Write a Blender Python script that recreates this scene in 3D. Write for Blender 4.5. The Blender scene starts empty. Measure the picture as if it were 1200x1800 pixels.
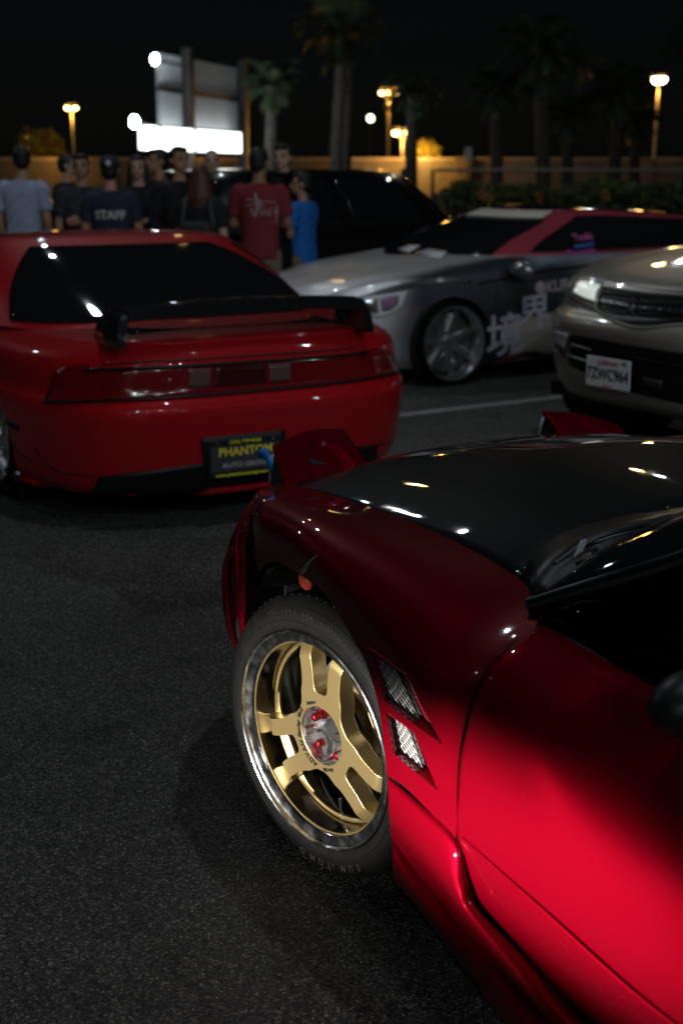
import bpy, bmesh, math, random
import numpy as np
from mathutils import Vector, Matrix, geometry
from mathutils.bvhtree import BVHTree

random.seed(7)
R = math.radians
PI = math.pi
SC = bpy.context.scene
COL = SC.collection

# ------------------------------------------------------------------ camera
F, HOR, CAMH = 2250.0, 300.0, 1.505          # focal length and horizon in pixels of the 1200x1800 photograph
PITCH = math.atan((900 - HOR) / F)
cam = bpy.data.cameras.new('camera')
cam.sensor_fit = 'VERTICAL'
cam.sensor_height = 36.0
cam.sensor_width = 24.0
cam.lens = F / 1800 * 36
cam.clip_start = 0.05
cam.clip_end = 2000
cam.dof.use_dof = True
cam.dof.focus_distance = 2.80
cam.dof.aperture_fstop = 3.2
cam.dof.aperture_blades = 9
CAM = bpy.data.objects.new('camera', cam)
COL.objects.link(CAM)
CAM.location = (0, 0, CAMH)
CAM.rotation_euler = (PI / 2 - PITCH, 0, 0)
SC.camera = CAM

# ------------------------------------------------------------------ night sky, moon-weak sun, exposure
world = bpy.data.worlds.new('World')
SC.world = world
world.use_nodes = True
wn, wl = world.node_tree.nodes, world.node_tree.links
sky = wn.new('ShaderNodeTexSky')
sky.sky_type = 'NISHITA'
sky.sun_disc = False
sky.sun_elevation = R(35)
sky.sun_rotation = R(150)
bg = wn['Background']
wl.new(sky.outputs[0], bg.inputs[0])
bg.inputs[1].default_value = 0.00042
sd = bpy.data.lights.new('sun', 'SUN')
sd.energy = 0.004
sd.angle = R(0.5)
sd.color = (0.85, 0.92, 1.0)
sun = bpy.data.objects.new('sun', sd)
COL.objects.link(sun)
sun.rotation_euler = (R(50), 0, R(-30))
SC.view_settings.view_transform = 'Standard'
SC.view_settings.look = 'None'
SC.view_settings.exposure = 0.0
SC.view_settings.gamma = 1.0
SC.view_settings.use_curve_mapping = False
SC.cycles.use_denoising = True
SC.cycles.max_bounces = 8
SC.cycles.caustics_reflective = False
SC.cycles.caustics_refractive = False
SC.cycles.sample_clamp_indirect = 6.0


def lamp(kind, name, loc, energy, color, radius=0.1, target=None, size=None, blend=None):
    d = bpy.data.lights.new(name, kind)
    d.energy = energy
    d.color = color
    if kind in ('POINT', 'SPOT'):
        d.shadow_soft_size = radius
    if kind == 'SPOT':
        d.spot_size = R(size)
        d.spot_blend = blend
    o = bpy.data.objects.new(name, d)
    COL.objects.link(o)
    o.location = loc
    if target is not None:
        o.rotation_euler = (Vector(target) - Vector(loc)).to_track_quat('-Z', 'Y').to_euler()
    return o


COOL = (0.86, 0.95, 1.0)
SODIUM = (1.0, 0.45, 0.08)
# unseen lot floods (most behind the photographer), plus overhead ones added to brighten the cars
for loc, e, r in (((6.0, -9.0, 8.0), 640, .12), ((1.6, 3.4, 9.0), 380, .12), ((-2.5, 13.0, 8.5), 210, .12), ((1.0, -14.0, 8.0), 800, .12), ((13.0, -2.0, 7.5), 330, .12), ((-11.0, 12.0, 8.0), 200, .12), ((5.2, 24.0, 7.2), 60, .08),
                  ((-4.21, 20.0, 10.56), 70, .06), ((3.5, -5.0, 6.0), 70, .05), ((9.0, -7.0, 5.0), 70, .05), ((-1.5, -18.0, 6.0), 90, .07),
                  ((5.0, -16.0, 6.5), 60, .05), ((1.5, -6.5, 6.5), 40, .04), ((10.5, -12.0, 8.0), 60, .05), ((3.2, -11.0, 9.5), 60, .05), ((7.5, -3.0, 7.0), 40, .04)):
    lamp('POINT', 'lot_flood_and_fill', loc, e, COOL, r)
for loc, e, r in (((4.05, 20.0, 5.58), 30, .10), ((-1.64, 20.0, 7.97), 30, .09)):
    lamp('POINT', 'lot_sodium_lamp', loc, e, (1.0, .62, .22), r)
# low beams of a car standing to the left: they catch the wheel and the door below their cut-off
lamp('SPOT', 'headlight_beam', (-2.62, 0.42, 0.46), 1700, (1.0, 0.93, 0.82), 0.05, (-0.101, 2.52, .34), 12, .7)
BEAM = lamp('SPOT', 'headlight_beam', (-2.62, 0.42, 0.44), 4400, (1.0, 0.93, 0.82), 0.05, (.28, 1.90, .420), 6.6, 1.0)
BEAM.scale = (3.4, 1, 1)                                  # a low beam is wide and shallow


# ------------------------------------------------------------------ pixel helpers: a photograph pixel seen from the camera
CP, SP = math.cos(PITCH), math.sin(PITCH)
EYE = Vector((0, 0, CAMH))


def ray(x, y):
    a, b = (x - 600) / F, (900 - y) / F
    return Vector((a, CP + b * SP, -SP + b * CP))


def at_z(x, y, z=0.0):
    d = ray(x, y)
    return EYE + d * ((z - CAMH) / d.z)


def at_Y(x, y, Y):
    d = ray(x, y)
    return EYE + d * (Y / d.y)


class Frame:
    """a car's own axes: x forward, y to its left, z up"""
    def __init__(self, loc, heading, scale=(1, 1, 1)):   # heading: degrees the nose is turned left of +Y
        self.heading = heading
        self.rz = R(90 + heading)
        self.M = Matrix.Translation(Vector((loc[0], loc[1], 0))) @ Matrix.Rotation(self.rz, 4, 'Z') @ Matrix.Diagonal((*scale, 1))
        self.I = self.M.inverted()
        self.eye = self.I @ EYE

    def dir(self, x, y):
        return self.I.to_3x3() @ ray(x, y)

    def u(self, x, y, u):                          # the point of that pixel at lateral offset u
        d = self.dir(x, y)
        return self.eye + d * ((u - self.eye.y) / d.y)

    def s(self, x, y, s):                          # ... at distance s along the car
        d = self.dir(x, y)
        return self.eye + d * ((s - self.eye.x) / d.x)

    def z(self, x, y, z):
        d = self.dir(x, y)
        return self.eye + d * ((z - self.eye.z) / d.z)


# ------------------------------------------------------------------ materials
MATS = {}


def mat(name, color, rough=0.5, metal=0.0, coat=0.0, coat_rough=0.03, spec=0.5, trans=0.0, ior=1.45,
        emit=None, emit_s=0.0, vary=0.0, vary_scale=8.0, rough_vary=0.0, rough_scale=6.0, bump=0.0, bump_scale=200.0,
        alpha=1.0):
    if name in MATS:
        return MATS[name]
    m = bpy.data.materials.new(name)
    m.use_nodes = True
    nt = m.node_tree
    b = nt.nodes['Principled BSDF']
    i = b.inputs
    i['Base Color'].default_value = (*color, 1)
    i['Roughness'].default_value = rough
    i['Metallic'].default_value = metal
    i['Coat Weight'].default_value = coat
    i['Coat Roughness'].default_value = coat_rough
    i['Specular IOR Level'].default_value = spec
    i['Transmission Weight'].default_value = trans
    i['IOR'].default_value = ior
    i['Alpha'].default_value = alpha
    if emit:
        i['Emission Color'].default_value = (*emit, 1)
        i['Emission Strength'].default_value = emit_s
    if vary or rough_vary or bump:
        tc = nt.nodes.new('ShaderNodeTexCoord')
        if vary:
            n = nt.nodes.new('ShaderNodeTexNoise')
            n.inputs['Scale'].default_value = vary_scale
            n.inputs['Detail'].default_value = 6
            nt.links.new(tc.outputs['Object'], n.inputs['Vector'])
            r = nt.nodes.new('ShaderNodeMapRange')
            r.inputs['From Min'].default_value = 0.3
            r.inputs['From Max'].default_value = 0.7
            r.inputs['To Min'].default_value = 1 - vary
            r.inputs['To Max'].default_value = 1 + vary
            nt.links.new(n.outputs['Fac'], r.inputs['Value'])
            v = nt.nodes.new('ShaderNodeVectorMath')
            v.operation = 'SCALE'
            v.inputs[0].default_value = color
            nt.links.new(r.outputs[0], v.inputs['Scale'])
            nt.links.new(v.outputs[0], i['Base Color'])
        if rough_vary:
            n = nt.nodes.new('ShaderNodeTexNoise')
            n.inputs['Scale'].default_value = rough_scale
            n.inputs['Detail'].default_value = 7
            nt.links.new(tc.outputs['Object'], n.inputs['Vector'])
            r = nt.nodes.new('ShaderNodeMapRange')
            r.inputs['From Min'].default_value = 0.35
            r.inputs['From Max'].default_value = 0.7
            tgt = 'Coat Roughness' if coat else 'Roughness'
            base = coat_rough if coat else rough
            r.inputs['To Min'].default_value = max(0.0, base - rough_vary * 0.5)
            r.inputs['To Max'].default_value = base + rough_vary
            nt.links.new(n.outputs['Fac'], r.inputs['Value'])
            nt.links.new(r.outputs[0], i[tgt])
        if bump:
            n = nt.nodes.new('ShaderNodeTexNoise')
            n.inputs['Scale'].default_value = bump_scale
            n.inputs['Detail'].default_value = 4
            nt.links.new(tc.outputs['Object'], n.inputs['Vector'])
            bp = nt.nodes.new('ShaderNodeBump')
            bp.inputs['Strength'].default_value = bump
            bp.inputs['Distance'].default_value = 0.002
            nt.links.new(n.outputs['Fac'], bp.inputs['Height'])
            nt.links.new(bp.outputs[0], i['Normal'])
    MATS[name] = m
    return m


def emitter(name, color, strength):
    return mat(name, (0.8, 0.8, 0.8), emit=color, emit_s=strength)


# ------------------------------------------------------------------ mesh helpers
class MB:
    def __init__(self):
        self.v, self.f = [], []

    def add(self, verts, faces):
        o = len(self.v)
        self.v += [Vector(p) for p in verts]
        self.f += [tuple(o + i for i in q) for q in faces]
        return self

    def box(self, c, size, rot=None):
        sx, sy, sz = (q / 2 for q in size)
        P = [Vector((x, y, z)) for x in (-sx, sx) for y in (-sy, sy) for z in (-sz, sz)]
        if rot is not None:
            P = [rot @ p for p in P]
        c = Vector(c)
        return self.add([p + c for p in P], [(0, 1, 3, 2), (4, 6, 7, 5), (0, 4, 5, 1), (2, 3, 7, 6), (0, 2, 6, 4), (1, 5, 7, 3)])

    def tube(self, pts, r, n=8, cap=True, flat=1.0):
        pts = [Vector(p) for p in pts]
        rs = r if isinstance(r, (list, tuple)) else [r] * len(pts)
        o = len(self.v)
        prev = None
        V = []
        for i, p in enumerate(pts):
            t = (pts[min(i + 1, len(pts) - 1)] - pts[max(i - 1, 0)])
            t = t.normalized() if t.length > 1e-9 else Vector((0, 0, 1))
            if prev is None:
                a = t.cross(Vector((0, 0, 1)))
                if a.length < 1e-3:
                    a = t.cross(Vector((0, 1, 0)))
            else:
                a = prev - t * prev.dot(t)
            a.normalize()
            prev = a
            b = t.cross(a)
            for k in range(n):
                q = 2 * PI * k / n
                V.append(p + a * (math.cos(q) * rs[i]) + b * (math.sin(q) * rs[i] * flat))
        Fs = []
        for i in range(len(pts) - 1):
            for k in range(n):
                Fs.append((i * n + k, i * n + (k + 1) % n, (i + 1) * n + (k + 1) % n, (i + 1) * n + k))
        if cap:
            Fs.append(tuple(reversed(range(n))))
            Fs.append(tuple((len(pts) - 1) * n + k for k in range(n)))
        return self.add(V, Fs)

    def lathe(self, prof, n=48, M=None, a0=0.0, a1=2 * PI):
        """profile of (axial x, radius) turned about the local X axis; M maps to the target frame"""
        M = M or Matrix.Identity(4)
        full = abs(a1 - a0 - 2 * PI) < 1e-6
        m = n if full else n + 1
        V = []
        for (x, r) in prof:
            for k in range(m):
                q = a0 + (a1 - a0) * k / n
                V.append(M @ Vector((x, math.cos(q) * r, math.sin(q) * r)))
        Fs = []
        for i in range(len(prof) - 1):
            for k in range(n):
                k2 = (k + 1) % m
                Fs.append((i * m + k, i * m + k2, (i + 1) * m + k2, (i + 1) * m + k))
        return self.add(V, Fs)

    def prism(self, poly, ext):
        """closed polygon (list of 3D points) pushed along ext"""
        n = len(poly)
        P = [Vector(p) for p in poly]
        e = Vector(ext)
        return self.add(P + [p + e for p in P], [tuple(reversed(range(n))), tuple(range(n, 2 * n))] +
                        [(i, (i + 1) % n, n + (i + 1) % n, n + i) for i in range(n)])

    def grid(self, G, wrap=False):
        rows, cols = len(G), len(G[0])
        V = [p for r in G for p in r]
        Fs = []
        for i in range(rows - 1):
            for j in range(cols if wrap else cols - 1):
                j2 = (j + 1) % cols
                Fs.append((i * cols + j, i * cols + j2, (i + 1) * cols + j2, (i + 1) * cols + j))
        return self.add(V, Fs)

    def ell(self, c, rad, rot=None, n=14, m=9):
        c = Vector(c)
        V = []
        for i in range(m + 1):
            th = PI * i / m
            for k in range(n):
                q = 2 * PI * k / n
                p = Vector((rad[0] * math.sin(th) * math.cos(q), rad[1] * math.sin(th) * math.sin(q), rad[2] * math.cos(th)))
                V.append((rot @ p if rot is not None else p) + c)
        Fs = [(i * n + k, (i + 1) * n + k, (i + 1) * n + (k + 1) % n, i * n + (k + 1) % n) for i in range(m) for k in range(n)]
        return self.add(V, Fs)

    def mesh(self, name, smooth=True, merge=1e-5, sharp=35):
        me = bpy.data.meshes.new(name)
        me.from_pydata([tuple(p) for p in self.v], [], self.f)
        bm = bmesh.new()
        bm.from_mesh(me)
        bmesh.ops.remove_doubles(bm, verts=bm.verts, dist=merge)
        bmesh.ops.dissolve_degenerate(bm, edges=bm.edges, dist=1e-6)
        bmesh.ops.recalc_face_normals(bm, faces=bm.faces)
        if smooth:
            for f in bm.faces:
                f.smooth = True
            if sharp:
                for e in bm.edges:
                    if len(e.link_faces) == 2 and e.calc_face_angle(0) > R(sharp):
                        e.smooth = False
        bm.to_mesh(me)
        bm.free()
        return me

    def build(self, name, m, parent=None, smooth=True, solid=0.0, bevel=0.0, sharp=35, offset=-1.0):
        me = self.mesh(name, smooth, sharp=sharp)
        return link(name, me, m, parent, solid, bevel, offset)


def link(name, me, m, parent=None, solid=0.0, bevel=0.0, offset=-1.0):
    o = bpy.data.objects.new(name, me)
    COL.objects.link(o)
    if m is not None and not me.materials:
        me.materials.append(m)
    if parent is not None:
        o.parent = parent
    if solid:
        s = o.modifiers.new('solid', 'SOLIDIFY')
        s.thickness = solid
        s.offset = offset
    if bevel:
        b = o.modifiers.new('bevel', 'BEVEL')
        b.width = bevel
        b.segments = 2
        b.limit_method = 'ANGLE'
        b.angle_limit = R(40)
        b.harden_normals = False
    return o


def thing(name, label, cat, loc=(0, 0, 0), rz=0.0, group=None):
    o = bpy.data.objects.new(name, None)
    o.empty_display_size = 0.1
    COL.objects.link(o)
    o.location = loc
    o.rotation_euler = (0, 0, rz)
    o['label'], o['category'] = label, cat
    if group:
        o['group'] = group
    return o


def tag(o, label, cat, group=None):
    o['label'], o['category'] = label, cat
    if group:
        o['group'] = group
    return o


def kind(o, k):
    o['kind'] = k
    return o


def copy_tree(o, parent=None):
    c = o.copy()
    COL.objects.link(c)
    if parent is not None:
        c.parent = parent
    for ch in [q for q in o.children]:
        copy_tree(ch, c)
    return c


def spline(pts, n):
    """Catmull-Rom through the points, n samples, even in chord length"""
    P = [Vector(p) for p in pts]
    if len(P) == 2:
        return [P[0].lerp(P[1], k / (n - 1)) for k in range(n)]
    L = [0.0]
    for a, b in zip(P, P[1:]):
        L.append(L[-1] + max((b - a).length, 1e-6))
    out = []
    for k in range(n):
        s = L[-1] * k / (n - 1)
        i = 0
        while i < len(P) - 2 and s > L[i + 1]:
            i += 1
        t = (s - L[i]) / (L[i + 1] - L[i])
        p1, p2 = P[i], P[i + 1]
        d = L[i + 1] - L[i]
        m1 = (p2 - P[i - 1]) / (L[i + 1] - L[i - 1]) * d if i > 0 else (p2 - p1)
        m2 = (P[i + 2] - p1) / (L[i + 2] - L[i]) * d if i < len(P) - 2 else (p2 - p1)
        t2, t3 = t * t, t * t * t
        out.append(p1 * (2 * t3 - 3 * t2 + 1) + m1 * (t3 - 2 * t2 + t) + p2 * (-2 * t3 + 3 * t2) + m2 * (t3 - t2))
    return out


def spline_at(P, t):
    """uniform Catmull-Rom, t in 0..len-1"""
    n = len(P)
    i = min(int(t), n - 2)
    f = t - i
    p1, p2 = P[i], P[i + 1]
    m1 = (p2 - P[i - 1]) * 0.5 if i > 0 else (p2 - p1)
    m2 = (P[i + 2] - p1) * 0.5 if i < n - 2 else (p2 - p1)
    f2, f3 = f * f, f * f * f
    return p1 * (2 * f3 - 3 * f2 + 1) + m1 * (f3 - 2 * f2 + f) + p2 * (-2 * f3 + 3 * f2) + m2 * (f3 - f2)


def loft(rows, nu, nv):
    """rows of control points (same count per row): smooth grid with nu samples along a row and nv across"""
    cols = len(rows[0])
    R2 = []
    for r in rows:
        P = [Vector(p) for p in r]
        R2.append([spline_at(P, (cols - 1) * k / (nu - 1)) for k in range(nu)])
    G = []
    for j in range(nv):
        t = (len(rows) - 1) * j / (nv - 1)
        G.append([spline_at([R2[i][k] for i in range(len(rows))], t) for k in range(nu)])
    return G


def mirror_y(G):
    return [[Vector((p.x, -p.y, p.z)) for p in reversed(r)] for r in G]


def text_mesh(txt, size, extrude=0.0008, align='CENTER', bold=0.0, shear=0.0, spacing=1.0):
    cu = bpy.data.curves.new('text', 'FONT')
    cu.body = txt
    cu.size = size
    cu.extrude = extrude
    cu.align_x = align
    cu.align_y = 'CENTER'
    cu.offset = bold
    cu.shear = shear
    cu.space_character = spacing
    cu.resolution_u = 3
    o = bpy.data.objects.new('text', cu)
    COL.objects.link(o)
    dg = bpy.context.evaluated_depsgraph_get()
    me = bpy.data.meshes.new_from_object(o.evaluated_get(dg))
    bpy.data.objects.remove(o)
    bpy.data.curves.remove(cu)
    return me


def frame_matrix(o, right, up):
    """x along right, y along up, z out"""
    x = Vector(right).normalized()
    z = x.cross(Vector(up)).normalized()
    y = z.cross(x)
    m = Matrix((x, y, z)).transposed().to_4x4()
    return Matrix.Translation(Vector(o)) @ m


def text_on(name, txt, size, M, m, parent, extrude=0.0008, bold=0.0, shear=0.0, align='CENTER', sx=1.0, spacing=1.0):
    me = text_mesh(txt, size, extrude, align, bold, shear, spacing)
    me.transform(M @ Matrix.Diagonal((sx, 1, 1, 1)))
    me.materials.clear()
    return link(name, me, m, parent)


def baked(o):
    """evaluate an object's modifiers into a plain mesh and drop the object"""
    dg = bpy.context.evaluated_depsgraph_get()
    dg.update()
    me = bpy.data.meshes.new_from_object(o.evaluated_get(dg))
    bpy.data.objects.remove(o)
    return me


def bvh_of(me):
    return BVHTree.FromPolygons([v.co.copy() for v in me.vertices], [tuple(p.vertices) for p in me.polygons])


class Skin:
    """surface of a car part to which details are fitted: pixels of the photograph meet it along the camera ray"""
    def __init__(self, fr, meshes):
        self.fr = fr
        self.trees = [bvh_of(m) for m in meshes]

    def hit(self, x, y):
        d = self.fr.dir(x, y).normalized()
        best = None
        for t in self.trees:
            h = t.ray_cast(self.fr.eye, d)
            if h[0] is not None and (best is None or h[3] < best[3]):
                best = h
        if best is None:
            for t in self.trees:
                # graze: nearest point to the ray at the mean distance
                h = t.find_nearest(self.fr.eye + d * self.far)
                if h[0] is not None and (best is None or h[3] < best[3]):
                    best = h
        n = best[1]
        if n.dot(d) > 0:
            n = -n
        return best[0], n
    far = 6.0

    def line(self, name, pix, r, m, parent, n=40, lift=0.0, flat=1.0):
        P = spline([Vector((x, y, 0)) for x, y in pix], n)
        Q = []
        for p in P:
            h, nn = self.hit(p.x, p.y)
            Q.append(h + nn * lift)
        return MB().tube(Q, r, 6).build(name, m, parent)

    def patch(self, name, top, bottom, m, parent, nu=24, nv=8, lift=0.003, solid=0.006):
        """panel between two pixel curves, laid on the surface"""
        A = spline([Vector((x, y, 0)) for x, y in top], nu)
        B = spline([Vector((x, y, 0)) for x, y in bottom], nu)
        G = []
        for j in range(nv):
            r = []
            for a, b in zip(A, B):
                p = a.lerp(b, j / (nv - 1))
                h, nn = self.hit(p.x, p.y)
                r.append(h + nn * lift)
            G.append(r)
        return MB().grid(G).build(name, m, parent, solid=solid, offset=0)


# ------------------------------------------------------------------ shared materials
BLACK_GAP = mat('shut_line_black', (0.006, 0.006, 0.006), 0.6)
RUBBER = mat('tyre_rubber', (0.0065, 0.0065, 0.007), 0.55, spec=0.12, vary=0.25, vary_scale=30, bump=0.15, bump_scale=400)
PLASTIC = mat('black_plastic', (0.008, 0.008, 0.009), 0.38, spec=.3, rough_vary=0.1)
GLOSS_BLACK = mat('gloss_black', (0.006, 0.006, 0.007), 0.12, coat=1.0, coat_rough=0.03)
CHROME = mat('polished_metal', (0.82, 0.82, 0.84), 0.10, metal=1.0, rough_vary=0.06, rough_scale=25)
ALU = mat('machined_aluminium', (0.75, 0.75, 0.76), 0.22, metal=1.0, rough_vary=0.15, rough_scale=40)
GOLD = mat('gold_wheel_paint', (0.44, 0.335, 0.155), 0.36, metal=0.85, coat=0.35, coat_rough=0.12, bump=0.06, bump_scale=1800)
GLASS_DARK = mat('tinted_glass', (0.010, 0.011, 0.012), 0.03, spec=0.7, coat=0.3)
GLASS = mat('clear_glass', (0.75, 0.8, 0.8), 0.01, trans=1.0, ior=1.35)
DARK_INT = mat('dark_interior', (0.020, 0.020, 0.021), 0.7)


def candy(name, base, metal=0.55, rough=0.36, coat=1.0, coat_rough=0.02):
    m = mat(name, base, rough, metal=metal, coat=coat, coat_rough=coat_rough, rough_vary=0.05, rough_scale=9)
    nt = m.node_tree
    if 'flakes' not in nt.nodes:
        b = nt.nodes['Principled BSDF']
        tc = nt.nodes.new('ShaderNodeTexCoord')
        v = nt.nodes.new('ShaderNodeTexVoronoi')
        v.name = 'flakes'
        v.inputs['Scale'].default_value = 1500
        nt.links.new(tc.outputs['Object'], v.inputs['Vector'])
        bp = nt.nodes.new('ShaderNodeBump')
        bp.inputs['Strength'].default_value = 0.10
        bp.inputs['Distance'].default_value = 0.001
        nt.links.new(v.outputs['Distance'], bp.inputs['Height'])
        nt.links.new(bp.outputs[0], b.inputs['Normal'])
    return m


RED = candy('candy_red_paint', (0.105, 0.0004, 0.0044), metal=.42, rough=.40, coat_rough=.012)
RED.node_tree.nodes['Principled BSDF'].inputs['Specular IOR Level'].default_value = 0.0
carbon = mat('carbon_fibre', (0.012, 0.014, 0.015), 0.5, spec=.05, coat=1.0, coat_rough=0.02, rough_vary=0.03, rough_scale=14)
if True:
    nt = carbon.node_tree
    b = nt.nodes['Principled BSDF']
    tc = nt.nodes.new('ShaderNodeTexCoord')
    mp = nt.nodes.new('ShaderNodeMapping')
    mp.inputs['Rotation'].default_value = (0, 0, R(45))
    ck = nt.nodes.new('ShaderNodeTexChecker')
    ck.inputs['Scale'].default_value = 260
    ck.inputs['Color1'].default_value = (0.002, 0.0024, 0.0028, 1)
    ck.inputs['Color2'].default_value = (0.008, 0.0095, 0.010, 1)
    nt.links.new(tc.outputs['Object'], mp.inputs['Vector'])
    nt.links.new(mp.outputs[0], ck.inputs['Vector'])
    nt.links.new(ck.outputs['Color'], b.inputs['Base Color'])

# ------------------------------------------------------------------ red sports car in front (its wheel, fender, door, hood)
FH = 32.0
th = R(FH)
LEFT = Vector((-math.cos(th), -math.sin(th), 0))
HUB = Vector((-0.067, 2.54, 0.318))
FORG = Vector((HUB.x, HUB.y, 0)) - LEFT * 0.86
FR = Frame(FORG, FH)
fore = thing('sports_car', 'dark candy red sports car with black carbon hood, popped headlights and gold wheel',
             'car', FORG, FR.rz)
u = FR.u


def px(*pts):
    return [u(x, y, o) for x, y, o in pts]


A = px((456, 1005, .862), (471, 991, .868), (488, 987, .873), (532, 1010, .882), (581, 1051, .89), (620, 1118, .897), (640, 1152, .90), (655, 1192, .903),
       (668, 1240, .906), (677, 1300, .907), (683, 1362, .908))
M1 = px((450, 950, .862), (462, 938, .867), (478, 935, .868), (524, 955, .880), (575, 985, .885), (650, 1045, .880), (706, 1110, .886), (715, 1165, .899),
        (715, 1222, .908), (711, 1289, .909), (713, 1381, .909))
M2 = px((446, 905, .835), (458, 893, .838), (475, 888, .825), (520, 900, .825), (595, 920, .795), (712, 985, .78), (806, 1075, .80), (790, 1150, .862),
        (770, 1215, .905), (758, 1285, .909), (757, 1425, .909))
T = px((445, 876, .795), (452, 868, .755), (466, 861, .70), (506, 853, .612), (603, 880, .606), (740, 928, .612), (905, 1015, .620), (945, 1098, .735),
       (852, 1180, .862), (812, 1310, .905), (804, 1473, .909))


def fair(G, n):
    """smooth a panel between its fixed edges"""
    Q = np.array([[tuple(p) for p in r] for r in G])
    for it in range(n):
        a_ = (Q[:-2, 1:-1] + Q[2:, 1:-1] + Q[1:-1, :-2] + Q[1:-1, 2:]) / 4
        Q[1:-1, 1:-1] = Q[1:-1, 1:-1] * .5 + a_ * .5
    return [[Vector(p) for p in r] for r in Q]


FGRID = fair(loft([A, M1, M2, T], 90, 34), 40)
fender_me = baked(MB().grid(FGRID).build('fender', RED, None, solid=0.008, offset=0))


def cut(me, cutters):
    o = link('work', me, None)
    cs = []
    for mb in cutters:
        c = mb.build('cutter', None, None, smooth=False)
        cs.append(c)
        q = o.modifiers.new('cut', 'BOOLEAN')
        q.operation = 'DIFFERENCE'
        q.solver = 'EXACT'
        q.object = c
    out = baked(o)
    for c in cs:
        bpy.data.objects.remove(c)
    return out


V1 = [(645.5, 1137), (672, 1230), (777, 1309), (712, 1186)]
V2 = [(676.5, 1249), (690.5, 1323), (770, 1390), (728, 1288)]
cutters = []
for q in (V1, V2):
    P = px(*[(x, y, .912) for x, y in q])
    cutters.append(MB().prism([p + Vector((0, .06, 0)) for p in P], (0, -.12, 0)))
fender_me = cut(fender_me, cutters)
for p in fender_me.polygons:
    p.use_smooth = True
fender_me.set_sharp_from_angle(angle=R(35))
fender_me.materials.clear()
fender = link('fender', fender_me, RED, fore, bevel=0.0)
# duct of each vent: walls, ramp and wire mesh
WIRE = mat('vent_wire', (0.38, 0.38, 0.38), 0.5, metal=0.2)
for q in (V1, V2):
    a, b_, c, d = px(*[(x, y, .908) for x, y in q])
    dp = Vector((0.010, -0.026, 0))
    ai, bi = a + dp, b_ + dp
    ci, di = c + Vector((0, -.002, 0)), d + Vector((0, -.002, 0))
    mb = MB()
    mb.grid([[a, b_], [ai, bi]])                                        # front wall
    duct = MB().grid(loft([[b_, b_.lerp(c, .5), c], [bi, bi.lerp(ci, .5) + Vector((0, -.012, 0)), ci]], 10, 4))
    duct.grid(loft([[a, a.lerp(d, .5), d], [ai, ai.lerp(di, .5) + Vector((0, -.012, 0)), di]], 10, 4))
    k = 0.55
    ri, rj = ai.lerp(di, k) + Vector((0, -.012, 0)), bi.lerp(ci, k) + Vector((0, -.014, 0))
    duct.grid(loft([[ri, ri.lerp(di, .5) + Vector((0, -.004, 0)), di], [rj, rj.lerp(ci, .5) + Vector((0, -.004, 0)), ci]], 10, 5))
    duct.grid([[a, b_], [ai, bi]])
    vent = duct.build('fender_vent', mat('vent_red', (.16, .002, .010), .5, spec=.3), fore, solid=0.002)
    # wire mesh across the opening between front wall and ramp
    e1, e2 = ri - ai, bi - ai
    wm = MB()
    
    def wpt(s_, t_):
        lo, hi = ai.lerp(ri, s_), bi.lerp(rj, s_)
        return lo.lerp(hi, t_) + Vector((0, .010, 0))
    N = 6
    for k2 in range(-N, 2 * N):
        for sgn in (1, -1):
            pts = []
            for w in range(0, 25):
                s_ = w / 24
                t_ = (k2 / N) + sgn * s_ * 0.75
                if 0 <= t_ <= 1:
                    pts.append(wpt(s_, t_))
            if len(pts) > 1:
                wm.tube(pts, 0.0009, 5)
    fr_ = [wpt(0, 0), wpt(1, 0), wpt(1, 1), wpt(0, 1), wpt(0, 0)]
    kind(wm.build('vent_mesh', WIRE, vent), 'stuff')
    MB().tube(fr_, .0026, 6).build('mesh_frame', PLASTIC, vent)
    bk = MB().grid([[ai + Vector((0, .002, 0)), ri + Vector((.0, .002, 0))], [bi + Vector((0, .002, 0)), rj + Vector((0, .002, 0))]])
    bk.build('vent_back', DARK_INT, vent)

# door: front edge as photographed, then straight back to the rear shut line
rows = []
D0 = px((950, 1102, .742), (858, 1180, .874), (818, 1310, .905), (809, 1400, .909), (808, 1476, .908), (843, 1594, .890))
zz = [None] * 6
back = [(-0.86, .728, .712), (-0.90, .872, .600), (-0.92, .908, .500), (-0.92, .912, .42), (-0.92, .909, .365), (-0.95, .888, .205)]
back2 = [(-1.30, .735, .705), (-1.30, .885, .590), (-1.30, .915, .485), (-1.30, .920, .40), (-1.30, .915, .345), (-1.30, .890, .17)]
back3 = [(-1.72, .740, .71), (-1.72, .892, .590), (-1.72, .92, .48), (-1.72, .925, .395), (-1.72, .92, .34), (-1.72, .895, .165)]
mid = [Vector(D0[i]).lerp(Vector(back[i]), .45) for i in range(6)]
mid[1].y += .006
DG = fair(loft([[D0[i], mid[i], back[i], back2[i], back3[i]] for i in range(6)], 60, 30), 14)
door = MB().grid(DG).build('door', RED, fore, solid=0.010, offset=0)
crease = px((812, 1473, .914), (960, 1606, .917), (1150, 1775, .919)) + [Vector((-1.72, .923, .335))]
MB().tube(spline(crease, 30), 0.0035, 6).build('door_crease', RED, door)
# dark inner shut faces behind the gaps
gap = MB()
D0s = spline(px((948, 1100, .725), (855, 1180, .855), (814, 1310, .888), (806, 1400, .892), (805, 1474, .892), (835, 1594, .872)), 30)
gap.grid([[p + Vector((.02, -.012, 0)) for p in D0s], [p + Vector((-.03, -.012, 0)) for p in D0s]])
gap.build('door_jamb', BLACK_GAP, fore)

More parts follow.
